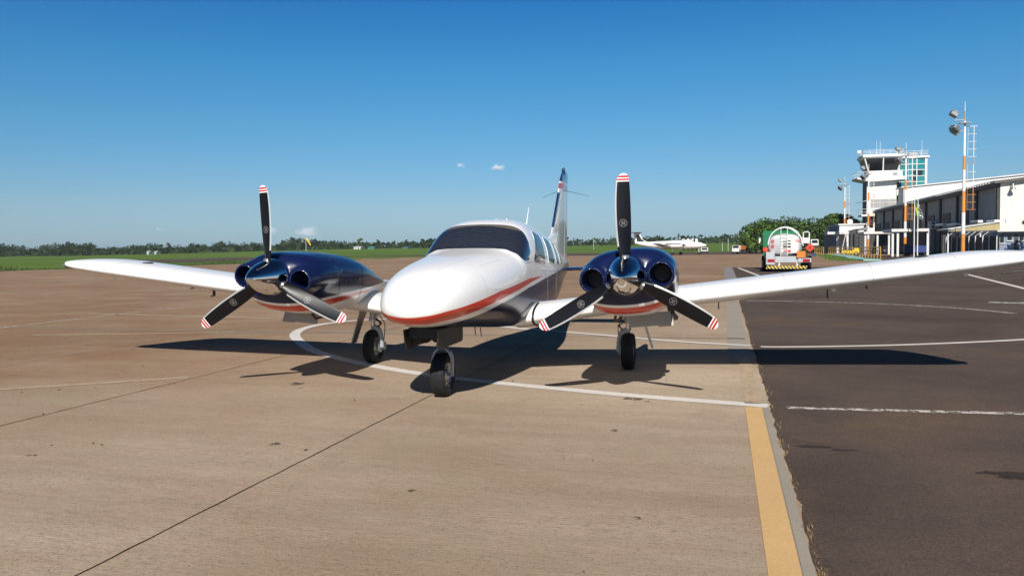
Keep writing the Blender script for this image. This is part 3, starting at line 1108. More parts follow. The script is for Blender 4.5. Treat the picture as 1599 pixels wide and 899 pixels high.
for sx in (1, -1):
    g = (lambda x, y, z: (sx * x, y, z))
    b = MB()
    b.cyl(g(1.68, 2.17, .86), g(1.68, 2.145, .58), .045, .045, 20)
    b.cyl(g(1.68, 2.147, .60), g(1.68, 2.144, .56), .055, .055, 20)
    b.tube([g(1.40, 2.17, .80), g(1.55, 2.16, .68), g(1.67, 2.15, .62)], .022, 10)
    mg = b.build('main_gear', M['steel'], plane, smooth=40)
    b = MB()
    b.cyl(g(1.68, 2.144, .57), g(1.68, 2.14, .47), .032, .032, 20)
    b.build('oleo', M['chrome'], mg, smooth=40)
    b = MB()
    b.tube([g(1.70, 2.14, .475), g(1.655, 2.14, .475), g(1.605, 2.14, .445), g(1.575, 2.14, .38), g(1.565, 2.14, .30), g(1.562, 2.14, .215)], [.035, .04, .04, .034, .032, .034], 14)
    b.cyl(g(1.545, 2.14, .222), g(1.70, 2.14, .222), .024, .024, 14)
    b.cyl(g(1.575, 2.14, .222), g(1.600, 2.14, .222), .075, .075, 24)      # brake disc
    b.box(g(1.575, 2.23, .222), (.06, .06, .10), bev=.01)
    b.build('wheel_fork', M['grey_metal'], mg, smooth=40)
    b = MB()
    for k in (-1, 1):
        b.tube([g(1.63, 2.14 + k * .018, .585), g(1.565, 2.14 + k * .02, .53), g(1.615, 2.14 + k * .018, .475)], .009, 8)
    b.tube([g(1.60, 2.19, .62), g(1.545, 2.22, .52), g(1.55, 2.22, .40), g(1.565, 2.21, .26)], .006, 6)
    b.build('torque_link', M['dark_metal'], mg, smooth=40)
    wheel(mg, g(1.68, 2.14, .222))
    b = MB()
    P0, P1 = Vector(g(1.815, 2.12, .72)), Vector(g(1.965, 2.12, .26))
    d = (P1 - P0)
    q = [P0 + Vector((0, -.06, 0)), P0 + Vector((0, .16, 0)), P1 + Vector((0, .12, 0)), P1 + Vector((0, -.03, 0))]
    b.prism(q, Vector((sx * .014, 0, .004)))
    b.prism([p + Vector((-sx * .006, .02, 0)) for p in q[:2]] + [q[2] + Vector((-sx * .006, -.04, .03)), q[3] + Vector((-sx * .006, .04, .03))], Vector((sx * .005, 0, 0)))
    b.build('gear_door', M['steel'], mg)

# ------------------------------------------------------------------ ground, apron, painted lines
def ground_concrete():
    t = NT('apron_concrete')
    big = t.noise(.16, 4, .55, dist=.4)
    mid = t.noise(.9, 5, .65, t.mapping((.45, 1.0, 1)))
    streak = t.noise(1.0, 9, .82, t.mapping((5.5, 40, 1), rot=(0, 0, R(-1))), .3)
    dash = t.noise(1.0, 3, .6, t.mapping((24, 105, 1), rot=(0, 0, R(1))))
    streak2 = t.noise(1.0, 4, .65, t.mapping((.45, 4.5, 1), rot=(0, 0, R(2))))
    fine = t.noise(105, 4, .85)
    grit = t.noise(55, 2, .6)
    x, y, z = t.xyz()
    # red earth trodden in, more of it away from the hard edge of the apron
    far = t.new('ShaderNodeMapRange'); far.inputs[1].default_value = -1.5; far.inputs[2].default_value = 9.5
    t.link(t.math('SUBTRACT', t.math('MULTIPLY', y, .5), x), far.inputs[0])
    f = t.math('MULTIPLY_ADD', big, 1.35, t.math('MULTIPLY_ADD', mid, .95, -.92))
    f = t.math('MULTIPLY_ADD', far.outputs[0], .70, f, clamp=True)
    lane = t.new('ShaderNodeTexWhiteNoise'); lane.noise_dimensions = '2D'
    cmb = t.new('ShaderNodeCombineXYZ')
    t.link(t.math('FLOOR', t.math('DIVIDE', t.math('ADD', x, .135), 3.192)), cmb.inputs[0])
    t.link(t.math('FLOOR', t.math('DIVIDE', t.math('SUBTRACT', y, 5.6), 6.0)), cmb.inputs[1])
    t.link(cmb.outputs[0], lane.inputs[0])
    c = t.mix(f, (.440, .350, .260), (.245, .150, .088))
    c = t.mix(1.0, c, t.ramp(lane.outputs['Value'], [(0, .91), (1, 1.02)]), 'MULTIPLY')
    s = t.ramp(streak, [(.30, .60), (.5, 1.0), (.70, 1.24)])
    c = t.mix(.85, c, s, 'MULTIPLY')
    redd = t.noise(1.0, 7, .75, t.mapping((.8, 2.6, 1), rot=(0, 0, R(1)), loc=(3, 8, 0)), 1.0)
    c = t.mix(t.math('MULTIPLY', t.ramp(redd, [(.50, 0.0), (.66, 1.0)]), .36), c, (.30, .195, .135))
    s2 = t.ramp(streak2, [(.3, .86), (.7, 1.12)])
    c = t.mix(.6, c, s2, 'MULTIPLY')
    g = t.ramp(fine, [(.28, .40), (.5, 1.0), (.72, 1.45)])
    c = t.mix(.75, c, g, 'MULTIPLY')
    c = t.mix(t.ramp(t.noise(1.6, 4, .65, t.mapping((.5, 1.6, 1))), [(.38, .15), (.62, 1.0)]), c, t.ramp(dash, [(.30, .42), (.45, 1.0), (.72, 1.2)]), 'MULTIPLY')
    c = t.mix(t.math('MULTIPLY', t.ramp(t.noise(.7, 4, .6, t.mapping((1, 1, 1), loc=(7, 3, 0))), [(.45, 0.0), (.7, 1.0)]), .35), c, (.30, .25, .155))
    pit = t.ramp(grit, [(.30, .38), (.41, 1.0)])
    c = t.mix(.75, c, pit, 'MULTIPLY')
    st = t.ramp(t.noise(.55, 6, .7, dist=1.2), [(.60, 1.0), (.78, .80)])
    c = t.mix(1.0, c, st, 'MULTIPLY')
    t.set(**{'Base Color': c, 'Roughness': .93, 'Specular IOR Level': .18})
    h = t.math('MULTIPLY_ADD', fine, .5, streak)
    t.bump(h, .6, .006)
    return t.mat

def ground_asphalt():
    t = NT('apron_asphalt')
    big = t.noise(.35, 5, .6, dist=.6)
    mid = t.noise(2.2, 5, .65, t.mapping((.6, 1, 1)))
    fine = t.noise(210, 2, .7)
    chip = t.new('ShaderNodeTexVoronoi'); chip.inputs['Scale'].default_value = 95
    t.link(t.tc(), chip.inputs['Vector'])
    c = t.ramp(big, [(.3, (.056, .039, .029)), (.55, (.082, .058, .045)), (.75, (.105, .069, .043))])
    c = t.mix(.7, c, t.ramp(mid, [(.3, .80), (.7, 1.18)]), 'MULTIPLY')
    c = t.mix(.85, c, t.ramp(fine, [(.25, .40), (.5, 1.0), (.78, 1.9)]), 'MULTIPLY')
    c = t.mix(.7, c, t.ramp(t.noise(75, 2, .6), [(.3, .60), (.5, 1.0), (.7, 1.5)]), 'MULTIPLY')
    sp = t.math('MULTIPLY', t.ramp(chip.outputs['Distance'], [(.10, 1.0), (.2, 0.0)]), t.ramp(t.noise(31, 1, .5), [(.66, 0.0), (.72, 1.0)]))
    c = t.mix(sp, c, (.30, .27, .24))
    ru = t.ramp(t.noise(.8, 5, .7, dist=1.0), [(.62, 0.0), (.80, 1.0)])
    c = t.mix(t.math('MULTIPLY', ru, .55), c, (.17, .105, .06))
    oil = t.ramp(t.noise(.45, 6, .72, t.mapping((.5, 1.5, 1), loc=(4, 9, 0)), 1.0), [(.66, 1.0), (.76, .55)])
    c = t.mix(.8, c, oil, 'MULTIPLY')
    t.set(**{'Base Color': c, 'Roughness': .9, 'Specular IOR Level': .25})
    t.bump(t.math('MULTIPLY_ADD', chip.outputs['Distance'], .6, fine), .5, .006)
    return t.mat

def ground_grass():
    t = NT('grass_ground')
    a = t.noise(.02, 5, .6, t.mapping((1, 2.5, 1)))
    b_ = t.noise(.35, 6, .7)
    c_ = t.noise(6, 4, .7)
    c = t.ramp(a, [(.3, (.062, .120, .016)), (.55, (.095, .155, .022)), (.75, (.145, .17, .038))])
    c = t.mix(.8, c, t.ramp(b_, [(.3, .70), (.7, 1.25)]), 'MULTIPLY')
    c = t.mix(.8, c, t.ramp(c_, [(.3, .6), (.7, 1.35)]), 'MULTIPLY')
    t.set(**{'Base Color': c, 'Roughness': 1.0, 'Specular IOR Level': .1})
    return t.mat

def ground_soil():
    t = NT('old_asphalt')
    a = t.noise(.06, 5, .6, t.mapping((1, 3, 1)))
    c = t.ramp(a, [(.3, (.062, .046, .040)), (.7, (.105, .07, .052))])
    c = t.mix(.6, c, t.ramp(t.noise(3, 5, .7), [(.3, .8), (.7, 1.2)]), 'MULTIPLY')
    t.set(**{'Base Color': c, 'Roughness': .95, 'Specular IOR Level': .15})
    return t.mat

def line_paint(name, col, wear=0.5, dirt=.25):
    t = NT(name)
    n1 = t.noise(9, 6, .75)
    n2 = t.noise(60, 3, .7)
    f = t.math('ADD', t.math('MULTIPLY', n1, .7), t.math('MULTIPLY', n2, .3))
    c = t.mix(.6, col, t.ramp(t.noise(1.5, 5, .7), [(.3, 1 - dirt), (.7, 1.0)]), 'MULTIPLY')
    c = t.mix(.5, c, t.ramp(n2, [(.3, .75), (.7, 1.1)]), 'MULTIPLY')
    t.set(**{'Base Color': c, 'Roughness': .85, 'Specular IOR Level': .2})
    al = t.ramp(f, [(max(0.0, wear - .03), 0.0), (wear + .03, 1.0)])
    t.link(al, t.b.inputs['Alpha'])
    return t.mat

M['concrete'] = ground_concrete()
M['asphalt'] = ground_asphalt()
M['grass'] = ground_grass()
M['old_asphalt'] = ground_soil()
M['line_white'] = line_paint('line_white', (.62, .58, .52), .30)
M['line_white_faded'] = line_paint('line_white_faded', (.58, .54, .49), .495)
M['line_white_clean'] = line_paint('line_white_clean', (.66, .62, .57), .22)
M['line_ghost'] = line_paint('line_ghost', (.44, .34, .23), .42)
M['line_yellow'] = line_paint('line_yellow', (.60, .385, .175), .26, .18)
M['edge_concrete'] = line_paint('edge_concrete', (.33, .29, .235), .18)
M['joint'] = mat('joint', (.035, .026, .02), .95, var=.3, scale=4, spec=.1)

def sheet(name, pts, z, m):
    b = MB()
    b.poly([(p[0], p[1], z) for p in pts])
    return tag(b.build(name, m), kind='structure')

# terrain: flat by the airfield, rising to low hills far behind
def terrain_z(x, y):
    r = math.hypot(x - 2, y + 7)
    az = math.degrees(math.atan2(x - 2.7, y + 7.7))
    z = 0.0
    if r > 230:
        k = min(1.0, (r - 230) / 290)
        q = min(1.0, max(0.0, (az + 47) / 24))
        z += 2.9 * k * k * (3 - 2 * k) * q * q * (3 - 2 * q)
    if r > 500:
        k = (r - 500) / 1500
        right = 1 / (1 + math.exp(-(az + 9) / 4))
        z += k * (2.5 + 17 * right * (1 + .25 * math.sin(az * .9 + 1) + .2 * math.sin(az * 2.3)))
    return z
b = MB()
rads = [0.0, 30, 60, 100, 150, 200, 235, 270, 305, 340, 375, 410, 450, 500, 600, 700, 800, 950, 1100, 1300, 1500, 1750, 2000, 2300]
na = 180
V = [(2, -7, -.05)]
for r in rads[1:]:
    for k in range(na):
        a = 2 * PI * k / na
        x, y = 2 + r * math.sin(a), -7 + r * math.cos(a)
        V.append((x, y, terrain_z(x, y) - .05))
F = [(0, 1 + k, 1 + (k + 1) % na) for k in range(na)]
for i in range(len(rads) - 2):
    for k in range(na):
        F.append((1 + i * na + k, 1 + i * na + (k + 1) % na, 1 + (i + 1) * na + (k + 1) % na, 1 + (i + 1) * na + k))
b.add(V, F)
tag(b.build('ground', M['grass'], smooth=60), kind='structure')

# concrete apron; its edge with the asphalt is broken
rng = random.Random(3)
edge = []
y = -12.0
while y < 52:
    edge.append((3.178 + rng.uniform(-.009, .012) + (.012 if rng.random() < .10 else 0) + .006 * math.sin(y * 2.1), y))
    y += rng.uniform(.05, .16) if y < 8 else rng.uniform(.2, .6)
gE = [(-60.5, -60), (-61.5, 45), (-62.2, 62), (-57.5, 80), (-56.0, 112), (-59, 152)]
sheet('concrete_apron', [(-60, -60), (3.175, -60)] + edge + [(3.18, 52), (9.5, 52), (18.5, 66), (19.0, 112), (60, 118), (60, 152)] + gE[::-1][:-1], 0.0, M['concrete'])
sheet('asphalt_apron', [(2.9, -60), (90, -60), (90, 118), (19.1, 113), (2.9, 60)], -.006, M['asphalt'])
sheet('taxiway', [(-56, 148), (120, 114), (120, 250), (-30, 262), (-57, 258)], -.012, M['old_asphalt'])
RW = [(140, 407.6), (200, 405.8), (280, 404.3), (390, 401.2), (470, 399.6), (560, 399.0), (665, 398.2), (665, 399.8), (560, 400.4), (470, 402.6), (390, 405.4), (280, 409.6), (200, 408.3), (140, 408.2)]
sheet('runway', [(gnd(u, v).x, gnd(u, v).y) for u, v in RW], -.016, M['old_asphalt'])
b = MB()
pts = [(-61.5 + 2 * math.sin(k), 40 + 3.2 * k) for k in range(36)]
b.strip(pts, [3.0 + math.sin(k * 1.7) for k in range(36)], -.02)
tag(b.build('dirt_verge', mat('verge_soil', (.26, .17, .10), .95, var=.3, scale=.6, spec=.1)), kind='structure')

def line(name, pts, w, m, z=.004):
    b = MB()
    P = [Vector((p[0], p[1], 0)) for p in pts]
    if len(P) > 3:               # smooth through the points
        Q = []
        for i in range(len(P) - 1):
            p0, p1, p2, p3 = P[max(i - 1, 0)], P[i], P[i + 1], P[min(i + 2, len(P) - 1)]
            for k in range(8):
                t = k / 8
                Q.append(.5 * ((2 * p1) + (p2 - p0) * t + (2 * p0 - 5 * p1 + 4 * p2 - p3) * t * t + (3 * p1 - p0 - 3 * p2 + p3) * t**3))
        P = Q + [P[-1]]
    b.strip([(p.x, p.y) for p in P], w, z)
    return tag(b.build(name, m), kind='structure')

L1 = [(-.69, 6.72), (-2.6, 8.0), (-3.7, 8.55), (-4.45, 8.45), (-4.95, 7.85), (-5.16, 7.0), (-5.02, 6.05), (-4.62, 5.12), (-4.0, 4.2), (-3.2, 3.18), (-2.31, 2.36), (-1.36, 1.68), (-.55, 1.23), (.2, .92), (1.06, .63), (1.96, .36), (3.17, .10)]
line('white_line', L1, .185, M['line_white_clean'])
line('white_line', [(3.33, .08), (3.8, .10), (4.27, .13), (5.31, .2), (8, .4)], .105, M['line_white_faded'], -.002)
line('white_line', [(-.69, 6.70), (-.11, 6.40), (.99, 5.79), (2.09, 5.16), (3.16, 4.78)], .15, M['line_white_clean'], .008)
line('white_line', [(3.30, 4.76), (3.6, 4.78), (4.33, 4.97), (5.26, 5.29), (6.25, 5.76), (7.29, 6.36), (9, 7.6)], .14, M['line_white'], -.002)
line('white_line', [(3.37, 15.35), (4.3, 15.22), (5.24, 14.97), (6.1, 14.62), (6.95, 14.14), (8.09, 12.96), (8.77, 11.55)], .16, M['line_white_faded'], -.002)
line('white_line', [(15.2, 42), (14.11, 34.46), (12.39, 22.31), (11.8, 18)], .22, M['line_white'], -.002)
line('white_line', [(3.79, 50.9), (4.62, 32.5), (5.0, 24)], .2, M['line_white'], -.002)
line('white_line', [(7.2, 41.5), (8.35, 45.3), (10.66, 53.1), (15.1, 65.7)], .3, M['line_white'], -.002)
line('white_line', [(-11.5, 2.0), (-11.5, 5.6), (-11.62, 9), (-11.5, 14), (-11.4, 22)], .09, M['line_white_faded'], .004)
line('white_line', [(-30, 18), (-29.8, 22.4), (-29.6, 27.3), (-29.4, 45)], .14, M['line_white_faded'], .004)
line('ghost_line', [(-6.4, -1.55), (-4.98, -.59), (-4.31, -.12), (-3.42, .55)], .12, M['line_ghost'], .004)
line('ghost_line', [(-12.6, 9.0), (-9.2, 8.6), (-7.0, 8.3)], .16, M['line_ghost'], .004)
line('ghost_line', [(-9.6, 4.4), (-7.6, 4.9), (-6.1, 5.5)], .12, M['line_ghost'], .004)
line('apron_mark', [(9.3, 15.2), (9.9, 14.9), (10.6, 15.3)], .5, M['line_white_faded'], -.002)
line('yellow_line', [(3.032, -60), (3.032, .02)], .148, M['line_yellow'])
line('yellow_line', [(3.032, .19), (3.032, 3.4)], .15, M['line_ghost'])
line('edge_strip', [(3.14, -60), (3.14, .02)], .055, M['edge_concrete'], .0035)
line('edge_strip', [(2.98, 3), (2.98, 14.5)], .30, M['edge_concrete'], .0035)
line('edge_strip', [(3.1, 24), (3.1, 52)], .55, mat('grey_strip', (.20, .185, .18), .9, var=.2, scale=2), .0035)
# expansion joints
def joint(x0, y0, x1, y1, w):
    n = int(max(abs(x1 - x0), abs(y1 - y0)) / .12)
    P = []
    for k in range(n + 1):
        t = k / n
        P.append((x0 + (x1 - x0) * t + (rng.uniform(-.003, .003) if x0 == x1 or abs(y1 - y0) > abs(x1 - x0) else 0), y0 + (y1 - y0) * t))
    b = MB()
    b.strip(P, [w * rng.uniform(.7, 1.2) for _ in P], .003)
    tag(b.build('expansion_joint', M['joint']), kind='structure')
joint(-.135, -9, -.135, 40, .011)
joint(-3.327, -9, -3.327, 40, .011)
joint(-6.52, -4, -6.52, 30, .007)
b = MB()
b.strip([(-14, 5.45), (-6, 5.6), (3.1, 5.75)], .10, .0035)
tag(b.build('joint_sealant', mat('sealant', (.22, .18, .15), .9, var=.2, scale=2)), kind='structure')

# dry weeds and grit in the broken edge
def dry_weeds():
    b = MB()
    r = random.Random(11)
    for k in range(620):
        y = -3.9 + (r.random()**1.6) * 16
        dens = math.sin(y * 3.1) + math.sin(y * 7.7 + 1) + .6 * math.sin(y * 17)
        if dens < r.uniform(-1.2, 1.6): continue
        x = 3.195 + r.gauss(0, .013)
        h = r.uniform(.005, .022) * (1.6 if dens > 1.4 else 1)
        a = r.uniform(0, 2 * PI)
        w = r.uniform(.002, .005)
        lx, ly = math.cos(a) * h * .9, math.sin(a) * h * .9
        b.add([(x - w, y, -.005), (x + w, y + w, -.005), (x + lx, y + ly, h)], [(0, 1, 2)], r.randrange(2))
    for k in range(1300):
        y = -3.9 + (r.random()**1.5) * 18
        x = 3.20 + abs(r.gauss(0, .028)) * r.choice((1, 1, 1, -.3))
        s_ = r.uniform(.0015, .0055)
        b.box((x, y, -.004 + s_ * .3), (s_, s_ * r.uniform(.7, 1.4), s_ * .8), 2 + r.randrange(2), Matrix.Rotation(r.uniform(0, 3), 3, 'Z'))
    return b.build('dry_grass', [mat('weed_straw', (.25, .165, .075), .9, var=.2), mat('weed_brown', (.10, .062, .032), .9, var=.2), mat('grit_dark', (.05, .036, .028), .95, var=.2), mat('grit_tan', (.13, .09, .06), .95, var=.2)], fix=False)
tag(dry_weeds(), 'dry straw weeds and grit along the broken edge of the concrete', 'weeds', kind='stuff')

# dark oil stains on the asphalt
def stain(x, y, w, h, seed):
    r = random.Random(seed)
    b = MB()
    n = 26
    P = [(x + w * math.cos(a) * (.6 + .5 * r.random()), y + h * math.sin(a) * (.5 + .6 * r.random()) + .15 * h * math.cos(a), -.003) for a in np.linspace(0, 2 * PI, n + 1)[:-1]]
    b.poly(P)
    tag(b.build('oil_stain', M['oil']), kind='structure')
M['oil'] = line_paint('oil', (.042, .033, .029), .44)
stain(3.42, -1.40, .14, .05, 3)
stain(3.62, -1.46, .10, .03, 5)
p = gnd(1575, 738); stain(p.x, p.y, .26, .06, 8)
p = gnd(1600, 745); stain(p.x, p.y, .2, .05, 9)

# bits of leaf and grit lying on the apron
b = MB()
for k in range(90):
    x, y = rng.uniform(-9, 2.9), rng.uniform(-5.5, 6)
    s_ = rng.uniform(.004, .014)
    b.box((x, y, .004), (s_ * rng.uniform(1, 3), s_, .006), rng.randrange(2), Matrix.Rotation(rng.uniform(0, 3), 3, 'Z'))
tag(b.build('debris', [mat('debris_dark', (.045, .032, .025), .9, var=.2), mat('debris_brown', (.12, .075, .045), .9, var=.2)]), 'scattered dark crumbs lying on the concrete', 'debris', kind='stuff')
# drips of oil under the engines
M['drip'] = line_paint('drip', (.11, .08, .06), .50)
def drip(x, y, r_, seed):
    r = random.Random(seed)
    b = MB()
    b.poly([(x + r_ * math.cos(a) * r.uniform(.6, 1.1), y + r_ * math.sin(a) * r.uniform(.6, 1.1), .0025) for a in np.linspace(0, 2 * PI, 15)[:-1]])
    tag(b.build('oil_drip', M['drip']), kind='structure')
for k, (x, y, r_) in enumerate(((1.9, .25, .12), (1.75, .5, .05), (2.05, .1, .035), (-1.9, .4, .10), (-1.7, .15, .04), (-.6, -2.2, .05), (.9, -3.1, .03), (-2.2, -2.9, .045), (-5.2, 3.0, .12), (1.9, -1.2, .04), (2.3, -3.3, .03))):
    drip(x, y, r_, 30 + k)

# ------------------------------------------------------------------ air
def atX(u, v, X):
    d = ray(u, v)
    return CAM + d * ((X - CAM.x) / d.x)

def haze_box(density):
    b = MB()
    b.box((0, 0, 29), (4720, 4720, 64))
    m = bpy.data.materials.new('haze')
    m.use_nodes = True
    n = m.node_tree.nodes
    n.clear()
    o = n.new('ShaderNodeOutputMaterial')
    v = n.new('ShaderNodeVolumePrincipled')
    v.inputs['Color'].default_value = (.80, .90, 1, 1)
    v.inputs['Density'].default_value = density
    v.inputs['Anisotropy'].default_value = .1
    m.node_tree.links.new(v.outputs[0], o.inputs['Volume'])
    return tag(b.build('haze', m), 'thin pale haze over the airfield', 'haze', kind='stuff')
haze_box(.00011)

def cloud(u, v, dist, w, h, dens, seed):
    d = ray(u, v).normalized()
    c = CAM + d * dist
    b = MB()
    n, m = 24, 12
    P = [(math.cos(2 * PI * i / n) * math.sin(PI * (j + .5) / m) * w, math.sin(2 * PI * i / n) * math.sin(PI * (j + .5) / m) * w * .8, math.cos(PI * (j + .5) / m) * h) for j in range(m) for i in range(n)]
    F = [(j * n + i, j * n + (i + 1) % n, (j + 1) * n + (i + 1) % n, (j + 1) * n + i) for j in range(m - 1) for i in range(n)] + [tuple(range(n)), tuple(range((m - 1) * n, m * n))]
    b.add(P, F)
    mt = bpy.data.materials.new('cloud')
    mt.use_nodes = True
    N, L = mt.node_tree.nodes, mt.node_tree.links
    N.clear()
    out = N.new('ShaderNodeOutputMaterial')
    vol = N.new('ShaderNodeVolumePrincipled')
    tc = N.new('ShaderNodeTexCoord')
    mp = N.new('ShaderNodeMapping')
    mp.inputs['Scale'].default_value = (1 / w, 1 / (w * .8), 1 / h)
    L.new(tc.outputs['Object'], mp.inputs[0])
    ln = N.new('ShaderNodeVectorMath'); ln.operation = 'LENGTH'
    L.new(mp.outputs[0], ln.inputs[0])
    ns = N.new('ShaderNodeTexNoise')
    ns.noise_dimensions = '4D'
    ns.inputs['W'].default_value = seed
    ns.inputs['Scale'].default_value = 1.7
    ns.inputs['Detail'].default_value = 4
    L.new(mp.outputs[0], ns.inputs['Vector'])
    a = N.new('ShaderNodeMath'); a.operation = 'MULTIPLY_ADD'
    a.inputs[1].default_value = 2.4; a.inputs[2].default_value = -.75
    L.new(ns.outputs['Fac'], a.inputs[0])
    s = N.new('ShaderNodeMath'); s.operation = 'SUBTRACT'
    L.new(a.outputs[0], s.inputs[0]); L.new(ln.outputs['Value'], s.inputs[1])
    k = N.new('ShaderNodeMath'); k.operation = 'MULTIPLY'; k.use_clamp = False
    mx = N.new('ShaderNodeMath'); mx.operation = 'MAXIMUM'; mx.inputs[1].default_value = 0
    L.new(s.outputs[0], mx.inputs[0])
    L.new(mx.outputs[0], k.inputs[0]); k.inputs[1].default_value = dens
    L.new(k.outputs[0], vol.inputs['Density'])
    vol.inputs['Color'].default_value = (1, 1, 1, 1)
    vol.inputs['Anisotropy'].default_value = -.45
    L.new(vol.outputs[0], out.inputs['Volume'])
    o = b.build('cloud', mt)
    o.location = c
    tag(o, kind='structure')
cloud(777, 262, 4200, 58, 30, .16, 3.3)
cloud(719, 259, 4200, 40, 24, .09, 7.7)
cloud(478, 362, 5200, 150, 60, .022, 1.3)
cloud(426, 360, 5200, 80, 38, .022, 5.1)
cloud(250, 358, 5200, 55, 26, .02, 9.4)

# ------------------------------------------------------------------ trees
M['leaf_a'] = mat('leaf_light', (.085, .145, .020), .7, var=.3, scale=.6, spec=.2)
M['leaf_b'] = mat('leaf_mid', (.052, .098, .018), .7, var=.3, scale=.6, spec=.2)
M['leaf_c'] = mat('leaf_dark', (.026, .052, .014), .75, var=.3, scale=.6, spec=.2)
M['far_a'] = mat('far_leaf_light', (.042, .062, .022), .9, var=.3, scale=.3, spec=.1)
M['far_b'] = mat('far_leaf_mid', (.026, .043, .017), .9, var=.3, scale=.3, spec=.1)
M['far_c'] = mat('far_leaf_dark', (.013, .023, .012), .9, var=.3, scale=.3, spec=.1)
M['bark'] = mat('bark', (.085, .062, .045), .9, var=.3, scale=2, spec=.1)
FOL = [M['leaf_a'], M['leaf_b'], M['leaf_c']]
FAR = [M['far_a'], M['far_b'], M['far_c']]

def crown(b, lobes, n, size, r, weights=(3, 5, 4), flat=.5):
    tot = sum(l[3] * l[4] for l in lobes)
    for (cx, cy, cz, rx, rz) in lobes:
        tone = r.random()
        for k in range(int(n * rx * rz / tot)):
            while True:
                p = Vector((r.gauss(0, 1), r.gauss(0, 1), r.gauss(0, 1)))
                if p.length > .1: break
            p.normalize()
            p *= r.uniform(.5, 1.25) ** .5
            c = Vector((cx + p.x * rx, cy + p.y * rx, cz + p.z * rz))
            nrm = (p + Vector((r.gauss(0, .5), r.gauss(0, .5), r.gauss(0, .5) + flat))).normalized()
            a = nrm.orthogonal().normalized()
            q = nrm.cross(a)
            t = r.uniform(0, 2 * PI)
            a, q = a * math.cos(t) + q * math.sin(t), q * math.cos(t) - a * math.sin(t)
            s_ = size * r.uniform(.6, 1.35)
            mi = r.choices((0, 1, 2), (weights[0] * (.4 + 1.3 * tone), weights[1], weights[2] * (1.6 - 1.2 * tone)))[0]
            j = [r.uniform(.7, 1.2) for _ in range(4)]
            b.add([c + a * s_ * j[0], c + q * s_ * .7 * j[1], c - a * s_ * j[2], c - q * s_ * .7 * j[3]], [(0, 1, 2, 3)], mi)

def big_tree(u, Y, vtop, half_w, crown_h, label, seed, name='tree', spread='dome', weights=(3, 5, 4)):
    r = random.Random(seed)
    p = atY(u, 388, Y)
    z1 = atY(u, vtop, Y).z
    t = empty(name, (p.x, Y, -.05))
    tag(t, label, 'tree', 'trees beside the terminal')
    H = z1
    lob = []
    base = H - crown_h
    for k in range(16 if spread == 'dome' else 12):
        a = r.uniform(0, 2 * PI)
        rad = half_w * math.sqrt(r.random()) * .78
        k_ = 1 - (rad / half_w)**2
        rz = crown_h * (r.uniform(.22, .34) if spread == 'dome' else r.uniform(.14, .2))
        zz = base + rz + (crown_h - 2 * rz) * k_ * r.uniform(.45, 1.0)
        lob.append((rad * math.cos(a), rad * math.sin(a), zz, half_w * r.uniform(.26, .42), rz))
    lob.append((0, 0, H - crown_h * .26, half_w * .42, crown_h * .25))
    if spread == 'dome':
        for k in range(9):
            a = 2 * PI * k / 9
            lob.append((half_w * .78 * math.cos(a), half_w * .78 * math.sin(a), base + r.uniform(.2, 1.0), half_w * .3, crown_h * .2))
    b = MB()
    crown(b, lob, 5200, .30, r, weights)
    b.build('crown', FOL, t, fix=False)
    b = MB()
    b.tube([(0, 0, 0), (.1, .05, base * .5), (.05, -.1, base + .6)], [.38, .30, .24], 10)
    for l in lob[:9]:
        b.tube([(.05, -.1, base * .75 + .3), (l[0] * .45, l[1] * .45, base + (l[2] - base) * .45), (l[0] * .85, l[1] * .85, l[2])], [.17, .11, .04], 6)
    b.build('trunk', M['bark'], t, smooth=60)

big_tree(1190, 178, 341, 5.4, 6.6, 'broad bright green tree with a domed crown beyond the green cab of the fuel truck', 21, weights=(7, 5, 2))
big_tree(1228, 186, 336.5, 5.4, 7.6, 'dark green tree rising directly above the fuel truck', 22, weights=(2, 4, 6))
big_tree(1266, 190, 338, 5.4, 7.4, 'dense dark tree between the fuel truck and the low blue-grey building', 23, weights=(1, 4, 6))
big_tree(1304, 196, 333, 5.6, 4.2, 'flat-topped spreading tree above the low building left of the tower', 24, spread='flat', weights=(2, 5, 4))
big_tree(1334, 205, 341, 4.4, 6.4, 'bright green tree glimpsed between the thin mast and the control tower', 25, weights=(5, 5, 3))

def far_tree_mesh(kind, seed):
    r = random.Random(seed)
    b = MB()
    if kind == 'round':
        lob = [(r.uniform(-.35, .35), r.uniform(-.35, .35), r.uniform(.45, .78), r.uniform(.22, .36), r.uniform(.16, .26)) for _ in range(7)]
    elif kind == 'tall':
        lob = [(r.uniform(-.16, .16), r.uniform(-.16, .16), z, r.uniform(.12, .24), r.uniform(.12, .18)) for z in (.38, .5, .62, .72, .82, .9)]
    else:
        lob = [(r.uniform(-.5, .5), r.uniform(-.4, .4), r.uniform(.35, .55), r.uniform(.25, .4), r.uniform(.15, .25)) for _ in range(8)] + [(r.uniform(-.3, .3), 0, .8, .3, .12)]
    crown(b, lob, 230, .075, r, (2, 4, 4), .2)
    b.cyl((0, 0, 0), (.02, 0, .6), .035, .02, 6, False, 3)
    me = b.build('tree', FAR + [M['bark']], fix=False)
    return me
KINDS = {'round': ('rounded tree in the distant dark treeline', 'round_tree'), 'tall': ('tall slender tree standing up out of the distant treeline', 'slender_tree'), 'wide': ('wide many-headed tree in the distant treeline', 'wide_tree')}
protos = {}
for kind in KINDS:
    protos[kind] = [far_tree_mesh(kind, 40 + 7 * k + len(kind)) for k in range(4)]
used = set()
rt_ = random.Random(5)
